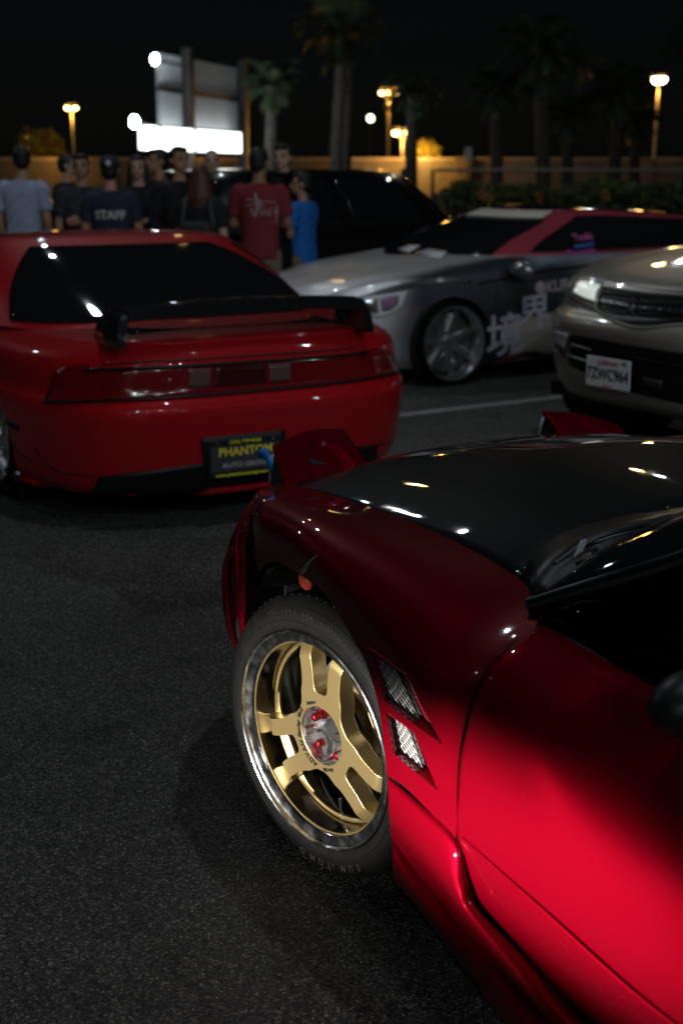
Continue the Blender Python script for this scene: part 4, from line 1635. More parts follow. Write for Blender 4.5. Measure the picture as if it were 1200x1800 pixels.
MLV = [dict(z=.27, xr=-4.6, xf=-.22, w=.86, nr=4.5, nf=3.3),
       dict(z=.33, xr=-4.7, xf=-.08, w=.93, nr=4.5, nf=3.3),
       dict(z=.45, xr=-4.75, xf=-.015, w=.965, nr=4.5, nf=3.3),
       dict(z=.60, xr=-4.76, xf=.0, w=.975, nr=4.5, nf=3.3),
       dict(z=.69, xr=-4.76, xf=.03, w=.975, nr=4.5, nf=3.2),
       dict(z=lambda x, y: min(.75, m_deck(x, y) - .06), xr=-4.76, xf=.02, w=.972, nr=4.5, nf=3.2),
       dict(z=lambda x, y: min(.80, m_deck(x, y) - .04), xr=-4.76, xf=-.05, w=.968, nr=4.5, nf=3.2),
       dict(z=lambda x, y: min(.92, m_deck(x, y) - .02), xr=-4.74, xf=-.085, w=.955, nr=4.5, nf=3.2),
       dict(z=lambda x, y: min(1.02, m_deck(x, y) - .005), xr=-4.7, xf=-.13, w=.92, nr=4.5, nf=3.2),
       dict(z=lambda x, y: m_deck(x, y) + .012, xr=-4.65, xf=-.25, w=.86, nr=4.5, nf=3.2),
       dict(z=lambda x, y: m_deck(x, y) + .03, xr=-4.4, xf=-.8, w=.55, nr=3.5, nf=2.6)]
mbm = grid_mesh(shell_rows(MLV, 320, 5), cap=True)
carve(mbm, [(-.93, .36, .40), (-3.63, .36, .40)], .6)
link('body', mbm, CHAM, suv)
MGL = [dict(z=lambda x, y: m_deck(x, y), xr=-4.68, xf=-1.15, w=.88, nr=6, nf=3.0),
       dict(z=1.32, xr=-4.62, xf=-1.55, w=.82, nr=6, nf=3.0),
       dict(z=1.55, xr=-4.55, xf=-1.92, w=.74, nr=6, nf=3.2),
       dict(z=1.68, xr=-4.45, xf=-2.15, w=.66, nr=6, nf=3.4),
       dict(z=1.73, xr=-4.35, xf=-2.3, w=.5, nr=5, nf=3.4)]
MGR = shell_rows(MGL, 200, 6)
mgm = grid_mesh(MGR, cap=True, name='roof')
link('roof', mgm, CHAM, suv)
glass_from(MGR, range(2, 16), range(-19, 20), 'windscreen', GLASS_DARK, suv)
for a_, b2 in ((25, 46), (48, 68), (70, 82)):
    glass_from(MGR, range(2, 15), range(a_, b2), 'side_window', GLASS_DARK, suv)
    glass_from(MGR, range(2, 15), range(-b2 + 1, -a_ + 1), 'side_window', GLASS_DARK, suv)
MSK = Skin(MF, [mbm])
MSK.far = 7.2
REFL_GLOW = mat('headlamp_reflector', (.85, .87, .85), .15, metal=.9, emit=(.90, 1.0, .93), emit_s=.55)  # faint emission stands in for light the reflector catches
h1 = MSK.patch('headlight', [(1016, 483), (1040, 485), (1061, 491)], [(1000, 515), (1024, 528), (1048, 537)], mat('headlamp_clear', (.60, .62, .58), .08, spec=.8, coat=.8, metal=.3), suv, 16, 12, .004, .008)
MSK.patch('headlight_glow', [(1019, 497), (1036, 499), (1055, 503)], [(1010, 513), (1026, 522), (1046, 529)], REFL_GLOW, h1, 12, 8, .010, .003)
MSK.patch('headlight_trim', [(999, 517), (1024, 530), (1048, 540)], [(995, 521), (1022, 535), (1047, 546)], mat('trim_grey', (.10, .09, .075), .3), suv, 14, 4, .004, .006)
MESHM = mat('grille_dark', (.015, .015, .016), .4)
gr = MSK.patch('grille', [(1055, 509), (1090, 513), (1140, 519), (1200, 523), (1240, 528)], [(1049, 545), (1086, 567), (1128, 575), (1196, 570), (1240, 573)], MESHM, suv, 30, 10, .003, .006)
MSK.line('grille_frame', [(1240, 526), (1200, 521), (1140, 517), (1090, 511), (1056, 507), (1048, 530), (1049, 546), (1086, 568), (1128, 577), (1196, 572), (1240, 574)], .008, CHAM, gr, 60, .006)
for k in range(5):
    y0 = 518 + k * 10.5
    MSK.line('grille_slat', [(1060 + k * 4, y0 - 2 + k * 1.5), (1120, y0 + 4 + k), (1200, y0 + 8 - k * .3), (1240, y0 + 11 - k)], .0035, PLASTIC, gr, 24, .010)
MSK.line('grille_bar', [(1060, 529), (1100, 537), (1140, 543), (1200, 550), (1240, 555)], .011, ALU, gr, 30, .012, .8)
eh, en = MSK.hit(1119, 541)
right = (MSK.hit(1140, 541)[0] - MSK.hit(1100, 541)[0])
EM = frame_matrix(eh + en * .02, right, (0, 0, 1))
em = MB()
em.tube([EM @ Vector((math.cos(q) * .040, math.sin(q) * .043, 0)) for q in np.linspace(0, 2 * PI, 32)], .007, 8, cap=False)
em.tube([EM @ Vector((-.019, -.031, 0)), EM @ Vector((-.006, .034, 0))], .0065, 6)
em.tube([EM @ Vector((.019, -.031, 0)), EM @ Vector((.006, .034, 0))], .0065, 6)
em.tube([EM @ Vector((-.014, -.006, 0)), EM @ Vector((.014, -.006, 0))], .005, 6)
em.build('emblem', CHROME, gr)
lg = MSK.patch('bumper_grille', [(1004, 588), (1050, 595), (1090, 603), (1150, 613), (1240, 626)], [(1000, 640), (1050, 664), (1100, 685), (1160, 700), (1240, 716)], PLASTIC, suv, 40, 12, .004, .006)
for (a_, b2) in (((1006, 604), (1040, 614)), ((998, 623), (1036, 636))):
    MSK.line('bumper_bar', [a_, b2], .007, mat('bar_grey', (.12, .12, .13), .3), lg, 12, .010)
MSK.line('bumper_bar', [(1118, 628), (1160, 637), (1240, 650)], .008, PLASTIC, lg, 12, .012)
MSK.patch('fog_lamp_bezel', [(973, 575), (1003, 586)], [(972, 608), (992, 627)], mat('trim_grey', (.10, .09, .075), .3), suv, 8, 8, .003, .004)
MSK.patch('fog_lamp', [(977, 580), (1000, 587)], [(977, 600), (993, 612)], LENS, suv, 8, 8, .009, .004)
MSK.patch('fog_trim', [(973, 607), (991, 622)], [(973, 613), (991, 630)], CHROME, suv, 8, 5, .010, .004)
MSK.patch('recovery_hook_cover', [(1130, 662), (1165, 669)], [(1128, 676), (1163, 684)], mat('trim_dark', (.03, .03, .03), .5), suv, 6, 4, .012, .006)
pc2, pn2 = MSK.hit(1076, 655)
rr = MSK.hit(1108, 655)[0] - MSK.hit(1046, 655)[0]
rr.z = 0
rr = MF.I.to_3x3() @ Vector((math.cos(R(MHD)) * -1, -math.sin(R(MHD)), 0))
PM2 = frame_matrix(pc2 + Vector((.035, 0, 0)), rr, (0, 0, 1))
if (PM2.to_3x3() @ Vector((0, 0, 1))).x < 0:
    PM2 = frame_matrix(pc2 + Vector((.035, 0, 0)), -rr, (0, 0, 1))
me = MB().box((0, 0, 0), (.305, .155, .006)).mesh('license_plate', smooth=False)
me.transform(PM2)
pl2 = link('license_plate', me, mat('plate_white', (.72, .73, .74), .45), suv, bevel=.004)
T = Matrix.Translation
text_on('lettering', 'California', .036, PM2 @ T((-.005, .052, .0045)), mat('plate_red', (.55, .05, .04), .5), pl2, .0008, .0004, shear=.35)
text_on('lettering', '7ZWC964', .082, PM2 @ T((0, -.010, .0045)), mat('plate_ink', (.015, .02, .05), .5), pl2, .0010, .0012, sx=.80)
text_on('lettering', 'dmv.ca.gov', .014, PM2 @ T((0, -.064, .0045)), mat('plate_red', (.55, .05, .04), .5), pl2, .0006)
for a_ in (-.11, .11):
    me = MB().box((a_, .060, .004), (.030, .016, .002)).mesh('plate_sticker', smooth=False)
    me.transform(PM2)
    if a_ > 0:
        link('plate_sticker', me, mat('sticker_green', (.08, .25, .12), .5), pl2)
MSK.line('hood_line', [(1062, 490), (1100, 500), (1160, 510), (1240, 516)], .003, BLACK_GAP, suv, 30, .0)
MSK.line('bumper_line', [(984, 527), (1020, 541), (1046, 549)], .003, BLACK_GAP, suv, 20, .0)
SRIM = mat('alloy_grey', (.40, .40, .40), .3, metal=1.0)
for xx in (-.93, -3.63):
    for sg in (1, -1):
        car_wheel(suv, xx, sg * .95, .36, .23, SRIM, 5, sg, .24)
        well(suv, xx, sg * .95, .36, .398, sg)
MB().box((-2.4, 0, .30), (4.2, 1.5, .08)).build('floor_pan', DARK_INT, suv)


# ------------------------------------------------------------------ dark cars farther back
def simple_car(name, label, cat, loc, heading, paint, L=4.5, W=.89, H=1.45, hood=.95, belt=.92, cab=(.95, 3.9), rimmat=None, slope=.75):
    o = thing(name, label, cat, (loc[0], loc[1], 0), R(90 + heading))

    def dk(x, y):
        return float(np.interp(-x, [0, .15, .5, cab[0] + .2, L * .6, L - .3, L], [hood - .30, hood - .14, hood - .06, hood, belt + .03, belt + .02, belt - .05])) - .05 * (abs(y) / W) ** 3
    lv = [dict(z=.18, xr=-L + .08, xf=-.08, w=W - .04, nr=4.2, nf=3),
          dict(z=.32, xr=-L, xf=0, w=W, nr=4.2, nf=3),
          dict(z=.55, xr=-L, xf=0, w=W, nr=4.2, nf=3),
          dict(z=lambda x, y: min(.70, dk(x, y) - .03), xr=-L + .02, xf=-.04, w=W - .01, nr=4.2, nf=2.9),
          dict(z=lambda x, y: dk(x, y) - .005, xr=-L + .06, xf=-.14, w=W - .06, nr=4.2, nf=2.8),
          dict(z=lambda x, y: dk(x, y) + .02, xr=-L + .25, xf=-.5, w=W - .22, nr=3.6, nf=2.8)]
    bm_ = grid_mesh(shell_rows(lv, 240, 5), cap=True)
    carve(bm_, [(-.88, .32, .345), (-L + .95, .32, .345)], W * .6)
    link('body', bm_, paint, o)
    gl = [dict(z=lambda x, y: dk(x, y), xr=-cab[1] - .05, xf=-cab[0], w=W - .07, nr=4.5, nf=2.8),
          dict(z=(belt + H) / 2, xr=-cab[1] + .10, xf=-cab[0] - slope * .5, w=W - .15, nr=4.5, nf=3),
          dict(z=H - .06, xr=-cab[1] + .30, xf=-cab[0] - slope, w=W - .24, nr=4.5, nf=3.2),
          dict(z=H - .015, xr=-cab[1] + .42, xf=-cab[0] - slope - .15, w=W - .34, nr=4.5, nf=3.2),
          dict(z=H, xr=-cab[1] + .8, xf=-cab[0] - slope - .4, w=W - .6, nr=3, nf=3)]
    G = shell_rows(gl, 200, 6)
    link('roof', grid_mesh(G, cap=True), paint, o)
    glass_from(G, range(1, 12), range(-20, 21), 'windscreen', GLASS_DARK, o)
    glass_from(G, range(1, 12), range(82, 119), 'rear_window', GLASS_DARK, o)
    for a_, b2 in ((27, 49), (51, 74)):
        glass_from(G, range(1, 12), range(a_, b2), 'side_window', GLASS_DARK, o)
        glass_from(G, range(1, 12), range(-b2 + 1, -a_ + 1), 'side_window', GLASS_DARK, o)
    for xx in (-.88, -L + .95):
        for sg in (1, -1):
            car_wheel(o, xx, sg * (W - .02), .32, .21, SRIM, 5, sg, .21)
            well(o, xx, sg * (W - .02), .32, .342, sg)
    for sg in (1, -1):
        MB().ell((-.20, sg * (W - .26), dk(-.25, .6) - .07), (.12, .16, .055)).build('headlight', LENS, o)
        MB().ell((-L + .06, sg * (W - .24), belt - .14), (.05, .16, .06)).build('tail_light', LAMP, o)
        mm_ = MB().ell((-cab[0] - .45, sg * (W + .08), belt + .08), (.07, .11, .065))
        mm_.tube([(-cab[0] - .45, sg * (W - .08), belt + .03), (-cab[0] - .45, sg * (W + .08), belt + .07)], .025)
        mm_.build('door_mirror', paint, o)
    MB().box((-L / 2, 0, .22), (L - .4, W * 1.5, .06)).build('floor_pan', DARK_INT, o)
    return o


BLK = candy('black_paint', (.006, .006, .008), metal=.2, rough=.3)
WHTP = candy('white_paint', (.62, .63, .65), metal=0, rough=.4)
simple_car('wagon', 'black wagon with glints on its side standing behind the boy in blue', 'car', (1.75, 14.3), -52, BLK, 4.6, .91, 1.52, 1.0, .98, (1.0, 4.35))
lc = simple_car('coupe', 'dark coupe cut off by the picture edge, left of the red coupe roof', 'car', (-5.9, 10.6), 121, BLK, 4.4, .88, 1.27, .85, .88, (1.2, 4.0))
sp_ = MB()
sp_.tube(spline([(-3.95, -.72, .93), (-4.02, -.74, 1.06), (-4.12, -.70, 1.16), (-4.15, -.4, 1.19), (-4.15, .4, 1.19), (-4.12, .70, 1.16), (-4.02, .74, 1.06), (-3.95, .72, .93)], 40), .035, 8)
sp_.build('rear_spoiler', GLOSS_BLACK, lc)
simple_car('hatchback', 'white car half hidden behind the man in the white shirt', 'car', (-3.3, 13.6), 31 + 180, WHTP, 4.2, .86, 1.36, .9, .9, (1.0, 3.9))


# ------------------------------------------------------------------ ground, markings
asph = mat('asphalt', (.05, .05, .052), .78, spec=.35)
nt = asph.node_tree
b = nt.nodes['Principled BSDF']
tc = nt.nodes.new('ShaderNodeTexCoord')


def tex(kind_, scale, **kw):
    n = nt.nodes.new(kind_)
    n.inputs['Scale'].default_value = scale
    nt.links.new(tc.outputs['Object'], n.inputs['Vector'])
    for k, v in kw.items():
        if k in n.inputs:
            n.inputs[k].default_value = v
    return n


v1 = tex('ShaderNodeTexVoronoi', 175)
v2 = tex('ShaderNodeTexVoronoi', 290)
n1 = tex('ShaderNodeTexNoise', .55, Detail=6)
n2 = tex('ShaderNodeTexNoise', 5, Detail=8, Roughness=.7)
n3 = tex('ShaderNodeTexNoise', 2.2, Detail=3)
stone = nt.nodes.new('ShaderNodeValToRGB')
stone.color_ramp.elements[0].color = (.044, .044, .048, 1)
stone.color_ramp.elements[1].color = (.62, .57, .50, 1)
e_ = stone.color_ramp.elements.new(.55)
e_.color = (.155, .152, .149, 1)
e_ = stone.color_ramp.elements.new(.86)
e_.color = (.25, .24, .225, 1)
sep = nt.nodes.new('ShaderNodeSeparateColor')
nt.links.new(v1.outputs['Color'], sep.inputs[0])
nt.links.new(sep.outputs[0], stone.inputs[0])
edge = nt.nodes.new('ShaderNodeMapRange')
nt.links.new(v1.outputs['Distance'], edge.inputs['Value'])
edge.inputs['From Min'].default_value = .25
edge.inputs['From Max'].default_value = .62
edge.inputs['To Min'].default_value = 1.0
edge.inputs['To Max'].default_value = .28
pat = nt.nodes.new('ShaderNodeMapRange')
nt.links.new(n1.outputs['Fac'], pat.inputs['Value'])
pat.inputs['From Min'].default_value = .35
pat.inputs['From Max'].default_value = .65
pat.inputs['To Min'].default_value = .72
pat.inputs['To Max'].default_value = 1.15
p2 = nt.nodes.new('ShaderNodeMapRange')
nt.links.new(n2.outputs['Fac'], p2.inputs['Value'])
p2.inputs['From Min'].default_value = .3
p2.inputs['From Max'].default_value = .7
p2.inputs['To Min'].default_value = .8
p2.inputs['To Max'].default_value = 1.2
oil = nt.nodes.new('ShaderNodeMapRange')
nt.links.new(n3.outputs['Fac'], oil.inputs['Value'])
oil.inputs['From Min'].default_value = .28
oil.inputs['From Max'].default_value = .38
oil.inputs['To Min'].default_value = .55
oil.inputs['To Max'].default_value = 1.0
cur = stone.outputs[0]
vc = tex('ShaderNodeTexVoronoi', .42)
vc.feature = 'DISTANCE_TO_EDGE'
wv = nt.nodes.new('ShaderNodeVectorMath')
wv.operation = 'ADD'
wn_ = tex('ShaderNodeTexNoise', 3.0, Detail=5)
wsub = nt.nodes.new('ShaderNodeVectorMath')
wsub.operation = 'SCALE'
wsub.inputs['Scale'].default_value = .35
nt.links.new(wn_.outputs['Color'], wsub.inputs[0])
nt.links.new(tc.outputs['Object'], wv.inputs[0])
nt.links.new(wsub.outputs[0], wv.inputs[1])
nt.links.new(wv.outputs[0], vc.inputs['Vector'])
crk = nt.nodes.new('ShaderNodeMapRange')
nt.links.new(vc.outputs['Distance'], crk.inputs['Value'])
crk.inputs['From Min'].default_value = .002
crk.inputs['From Max'].default_value = .007
crk.inputs['To Min'].default_value = .72
crk.inputs['To Max'].default_value = 1.0
n5 = tex('ShaderNodeTexNoise', .18, Detail=2)
shade_zone = nt.nodes.new('ShaderNodeMapRange')  # broad lighter and darker zones paint shading into the asphalt
nt.links.new(n5.outputs['Fac'], shade_zone.inputs['Value'])
shade_zone.inputs['From Min'].default_value = .42
shade_zone.inputs['From Max'].default_value = .50
shade_zone.inputs['To Min'].default_value = .70
shade_zone.inputs['To Max'].default_value = 1.05
for f_ in (edge, pat, p2, oil, crk, shade_zone):
    v = nt.nodes.new('ShaderNodeVectorMath')
    v.operation = 'SCALE'
    nt.links.new(cur, v.inputs[0])
    nt.links.new(f_.outputs[0], v.inputs['Scale'])
    cur = v.outputs[0]
nt.links.new(cur, b.inputs['Base Color'])
hs = nt.nodes.new('ShaderNodeMath')
hs.operation = 'MULTIPLY_ADD'
nt.links.new(v2.outputs['Distance'], hs.inputs[0])
hs.inputs[1].default_value = -.4
nt.links.new(edge.outputs[0], hs.inputs[2])
bp = nt.nodes.new('ShaderNodeBump')
bp.inputs['Strength'].default_value = .9
bp.inputs['Distance'].default_value = .004
nt.links.new(hs.outputs[0], bp.inputs['Height'])
nt.links.new(bp.outputs[0], b.inputs['Normal'])
rg2 = nt.nodes.new('ShaderNodeMapRange')
nt.links.new(sep.outputs[1], rg2.inputs['Value'])
rg2.inputs['To Min'].default_value = .38
rg2.inputs['To Max'].default_value = .9
nt.links.new(rg2.outputs[0], b.inputs['Roughness'])
ground = MB().grid([[Vector((x, y, 0)) for x in np.linspace(-200, 200, 9)] for y in np.linspace(-60, 300, 9)]).build('parking_lot', asph, None)
kind(ground, 'structure')
PAINT = mat('worn_white_paint', (.30, .30, .29), .7, vary=.5, vary_scale=26)


def stripe(p, q, w, m=PAINT):
    p, q = Vector(p), Vector(q)
    d = (q - p).normalized()
    e = Vector((-d.y, d.x, 0)) * w / 2
    o = MB().add([p + e, p - e, q - e, q + e], [(0, 1, 2, 3)]).build('parking_line', m, None, smooth=False)
    o.location.z = .004
    kind(o, 'structure')
    return o


s1, s2 = at_z(716, 729), at_z(890, 709)
dd = (s2 - s1).normalized()
stripe(s1 - dd * .5, s2 + dd * 3.4, .10)
FAINT = mat('faded_paint', (.060, .060, .060), .8, vary=.4, vary_scale=20)
s1, s2 = at_z(118, 930), at_z(240, 921)
stripe(s1, s2, .09, FAINT)

# ------------------------------------------------------------------ background: wall, hedge, lamps, billboard, palms
BRK = mat('block_wall', (.34, .30, .25), .85, vary=.15, vary_scale=3)
nt = BRK.node_tree
b = nt.nodes['Principled BSDF']
tc = nt.nodes.new('ShaderNodeTexCoord')
mp = nt.nodes.new('ShaderNodeMapping')
mp.inputs['Rotation'].default_value = (R(90), 0, 0)
br = nt.nodes.new('ShaderNodeTexBrick')
br.inputs['Scale'].default_value = 2.4
br.inputs['Color1'].default_value = (.16, .14, .115, 1)
br.inputs['Color2'].default_value = (.12, .105, .085, 1)
br.inputs['Mortar'].default_value = (.07, .065, .06, 1)
br.inputs['Mortar Size'].default_value = .03
nt.links.new(tc.outputs['Object'], mp.inputs['Vector'])
nt.links.new(mp.outputs[0], br.inputs['Vector'])
nt.links.new(br.outputs['Color'], b.inputs['Base Color'])
WY = 44.0
wall = thing('boundary_wall', 'long pale block wall lit orange by the street lamps beyond the lot', 'wall', (0, WY, 0))
wm2 = MB()
wm2.box((-6, .15, .92), (70, .25, 1.84))
wm2.build('wall_panel', BRK, wall, smooth=False)
MB().box((-6, .15, 1.88), (70.2, .34, .08)).build('coping', mat('coping_stone', (.30, .27, .23), .85), wall, smooth=False)
for x in np.arange(-38, 27, 6.0):
    MB().box((x, .0, .97), (.5, .40, 1.94)).build('wall_pier', BRK, wall, smooth=False)

GLOW = emitter('sodium_glass', (1.0, .62, .20), 26)
GLOW2 = emitter('warm_white_glass', (1.0, .86, .55), 26)
POLE = mat('lamp_pole_paint', (.30, .28, .24), .45, metal=.4)


def street_lamp(x, y, D, label, heads=1, hs=.34, power=260, glow=None, arm=.0, base_z=0.0):
    top = at_Y(x, y, D)
    o = thing('street_lamp', label, 'street lamp', (top.x, D, base_z), group='street lamps along the road')
    h = top.z - base_z
    MB().tube([(0, 0, 0), (0, 0, .4), (0, 0, .42), (0, 0, h - .12)], [.10, .10, .05, .04], 12).build('pole', POLE, o)
    for k in range(heads):
        dx = (k - (heads - 1) / 2) * hs * 1.5
        if heads > 1:
            MB().tube([(0, 0, h - .3), (dx, -.05, h - .08)], .03, 6).build('arm', POLE, o)
        hd = MB().lathe([(0, hs * .25), (.05, hs * .55), (.16, hs * .60), (.20, hs * .45), (.22, 0)], 20, Matrix.Translation((dx, -.05, h - .06)) @ Matrix.Rotation(R(-90), 4, 'Y')).build('lamp_head', POLE, o)
        MB().ell((dx, -.05, h - .07), (hs * .5, hs * .5, hs * .30), n=18, m=10).build('lamp_glass', glow or GLOW, hd)
    lp = lamp('POINT', 'street_lamp_light', (top.x, D - .30, top.z - .45), power, SODIUM, .12)
    return o


street_lamp(126, 187, 58, 'double headed orange street lamp on a pole left of the billboard', 2, .22, 120)
street_lamp(50, 240, 52, 'low orange street lamp at the far left above the lit wall', 1, .40, 120)
street_lamp(683, 160, 50, 'tall orange street lamp with three small heads, left of the fan palm', 3, .18, 120)
street_lamp(707, 230, 46, 'short orange street lamp with twin bright globes right of the tall lamp', 2, .28, 120)
street_lamp(1157, 136, 46, 'bright orange street lamp alone at the far right', 1, .50, 100, GLOW2)
gp = at_Y(651, 208, 55)
o = thing('globe_lamp', 'single pale round lamp hanging in the dark left of the orange lamps', 'street lamp', (gp.x, 55, 0))
MB().tube([(0, 0, 0), (0, 0, gp.z - .2)], .06, 8).build('pole', mat('dark_pole', (.015, .015, .015), .6), o)
MB().ell((0, 0, gp.z), (.13, .13, .13)).build('globe', emitter('globe_light', (.95, 1.0, .62), 9), o)
gp = at_Y(587, 259, 60)
o = thing('traffic_light', 'small red traffic light glowing far off among the trees', 'traffic light', (gp.x, 60, 0))
MB().tube([(0, 0, 0), (0, 0, gp.z - .4)], .07, 8).build('pole', mat('dark_pole', (.015, .015, .015), .6), o)
MB().box((0, .1, gp.z - .25), (.34, .2, .95)).build('signal_head', PLASTIC, o, bevel=.02)
MB().ell((0, -.02, gp.z), (.12, .06, .12)).build('red_lamp', emitter('red_signal', (1.0, .03, .02), 6), o)

# billboard with a floodlit back panel above and a lit box below
BY0 = 33.0
bl_, brp = at_Y(278, 160, 31.0), at_Y(437, 190, 36.5)
o = thing('billboard', 'large billboard on dark posts with a bright lit panel under grey sheeting', 'billboard', (bl_.x, bl_.y, 0))
dx = Vector((brp.x - bl_.x, brp.y - bl_.y, 0))
Wd = dx.length
o.rotation_euler = (0, 0, math.atan2(dx.y, dx.x))
zt, zb = at_Y(280, 92, 31).z, at_Y(280, 219, 31).z
SHEET = mat('pale_sheeting', (.50, .53, .56), .6)
nsh = 26
sh = MB()
for k in range(2):
    z0, z1 = (zb, zb + (zt - zb) * .485) if k == 0 else (zb + (zt - zb) * .515, zt)
    G = [[Vector((Wd * i / 156, -.02 * (1 if (i // 3) % 2 else -1), z)) for i in range(157)] for z in (z0, z1)]
    sh = MB().grid(G)
    sh.build('sheeting', SHEET, o, smooth=False, solid=.006)
STEEL = mat('dark_steel', (.02, .02, .022), .5, metal=.3)
MB().box((Wd / 2, .0, (zt + zb) / 2), (Wd, .12, .10)).build('cross_rail', STEEL, o)
for t in (.235, .86):
    MB().box((Wd * t, -.16, zt * .5 + .1), (.22, .22, zt + .2)).build('post', STEEL, o)
for t in (.02, .985):
    MB().box((Wd * t, .05, (zt + zb) / 2), (.08, .10, zt - zb)).build('frame_edge', STEEL, o)
zl0, zl1 = at_Y(216, 263, 29.5).z, at_Y(216, 221, 29.5).z
pl0 = at_Y(216, 240, 29.5)
pr0 = at_Y(415, 258, 35.0)
inv = (Matrix.Translation((bl_.x, bl_.y, 0)) @ Matrix.Rotation(math.atan2(dx.y, dx.x), 4, 'Z')).inverted()
a0, a1 = inv @ Vector((pl0.x, pl0.y, 0)), inv @ Vector((pr0.x, pr0.y, 0))
LIT = emitter('lit_panel', (.93, 1.0, .98), 3.2)
xm_ = a0.x + (a1.x - a0.x) * .475
for p, q in ((a0.x, xm_ - .03), (xm_ + .03, a1.x)):
    MB().box(((p + q) / 2, -.30, (zl0 + zl1) / 2), (q - p, .12, zl1 - zl0)).build('lit_panel', LIT, o, smooth=False)
MB().box((xm_, -.33, (zl0 + zl1) / 2), (.06, .16, zl1 - zl0)).build('panel_joint', STEEL, o)
# floodlights on the billboard
FLD = emitter('floodlight_glass', (.86, .95, 1.0), 60)
for (x, y, D, lab, s_) in ((272, 104, 31, 'white floodlight at the top left corner of the billboard', .12), (236, 214, 29.6, 'glaring white floodlight at the left end of the lit panel', .14)):
    p = at_Y(x, y, D)
    f_ = thing('floodlight', lab, 'floodlight', p)
    MB().box((0, .14, 0), (s_ * 1.7, .12, s_ * 1.9)).build('housing', STEEL, f_, bevel=.02)
    MB().ell((0, .04, 0), (s_ * .75, .08, s_), n=20).build('lamp_glass', FLD, f_)
    MB().tube([(0, .18, 0), (.55, .50, -.1)], .03).build('bracket', STEEL, f_)
lamp('SPOT', 'billboard_floodlight', (bl_.x - .1, bl_.y - 1.6, zb - .5), 1200, COOL, .2, (bl_.x + 1.0, bl_.y + 1.0, (zt + zb) / 2 + .3), 95, .7)

# hedge with small orange flowers on the right, rail in front of the wall
LEAF = mat('hedge_leaf', (.050, .075, .022), .55, vary=.5, vary_scale=2.0)
rnd = np.random.default_rng(3)


def leaf_cloud(n, fn, size):
    mb = MB()
    V, Fs = [], []
    for k in range(n):
        c, nn = fn(k)
        a = rnd.normal(size=3)
        a /= np.linalg.norm(a) + 1e-9
        bb = np.cross(a, rnd.normal(size=3))
        bb /= np.linalg.norm(bb) + 1e-9
        s_ = size * (.6 + .8 * rnd.random())
        o_ = len(V)
        V += [c + a * s_, c + bb * s_ * .45, c - a * s_, c - bb * s_ * .45]
        Fs.append((o_, o_ + 1, o_ + 2, o_ + 3))
    mb.v = V
    mb.f = Fs
    return V, Fs


def raw(name, V, Fs, m, parent):
    me = bpy.data.meshes.new(name)
    me.from_pydata([tuple(p) for p in V], [], Fs)
    return link(name, me, m, parent)


hedge = thing('hedge', 'clipped leafy hedge along the right side of the lot with orange flowers', 'hedge', (6.6, 22, 0))
hl0, hl1 = at_Y(770, 340, 21).x - 6.6, at_Y(1290, 340, 21).x - 6.6
hz = at_Y(1000, 336, 21.5).z


def hfn(k):
    x = hl0 + (hl1 - hl0) * rnd.random()
    top = hz + .06 * math.sin(x * 2.3) + .05 * math.sin(x * 5.1 + 1) - max(0, (hl0 + .5 - x)) * .6
    d = rnd.random()
    if d < .45:
        return np.array((x, -.45 + .10 * rnd.normal(), top * rnd.random())), 0
    if d < .85:
        return np.array((x, -.45 + .9 * rnd.random(), top + .05 * rnd.normal())), 0
    return np.array((x, -.4 + .8 * rnd.random(), top * rnd.random())), 0


kind(raw('foliage', *leaf_cloud(16000, hfn, .055), LEAF, hedge), 'stuff')
MB().box(((hl0 + hl1) / 2, 0, hz * .46), (hl1 - hl0, .6, hz * .9)).build('branches', mat('hedge_core', (.012, .014, .008), .9), hedge, smooth=False)
FLW = mat('orange_petal', (.40, .13, .02), .5)
for (x, y) in ((845, 342), (857, 346), (944, 345), (1062, 342)):
    p = at_Y(x, y, 21.5)
    fb = MB()
    for k in range(7):
        q = 2 * PI * k / 7
        fb.ell((p.x - 6.6 + .055 * math.cos(q * 1.7), p.y - 22.0 - .05, p.z + .07 * math.sin(q * 1.3) - .02), (.030, .014, .028), n=8, m=5)
    fb.build('flower', FLW, hedge)
rail = thing('railing', 'thin dark metal railing standing behind the hedge', 'railing', (0, 30, 0))
rx0, rx1 = at_Y(760, 300, 30).x, at_Y(1260, 300, 30).x
rz_ = at_Y(1000, 299, 30).z
for zz_ in (rz_, rz_ - .55):
    MB().tube([(rx0, 0, zz_), (rx1, 0, zz_)], .035, 8).build('rail', POLE if zz_ == rz_ else STEEL, rail)
for x in np.arange(rx0, rx1, 1.5):
    MB().tube([(x, 0, 0), (x, 0, rz_)], .04, 8).build('post', STEEL, rail)
p = at_Y(715, 316, 26)
bo = thing('post', 'short dark post standing in front of the lit wall', 'post', (p.x, 26, 0))
MB().tube([(0, 0, 0), (0, 0, p.z - .05)], .07, 10).build('shaft', STEEL, bo)
MB().box((0, 0, p.z), (.26, .2, .42)).build('cap_box', STEEL, bo, bevel=.03)

# palms
FROND = mat('palm_frond', (.035, .055, .026), .5, vary=.35, vary_scale=1.2)
BARK = mat('palm_bark', (.05, .042, .034), .9, vary=.4, vary_scale=5, bump=.6, bump_scale=12)


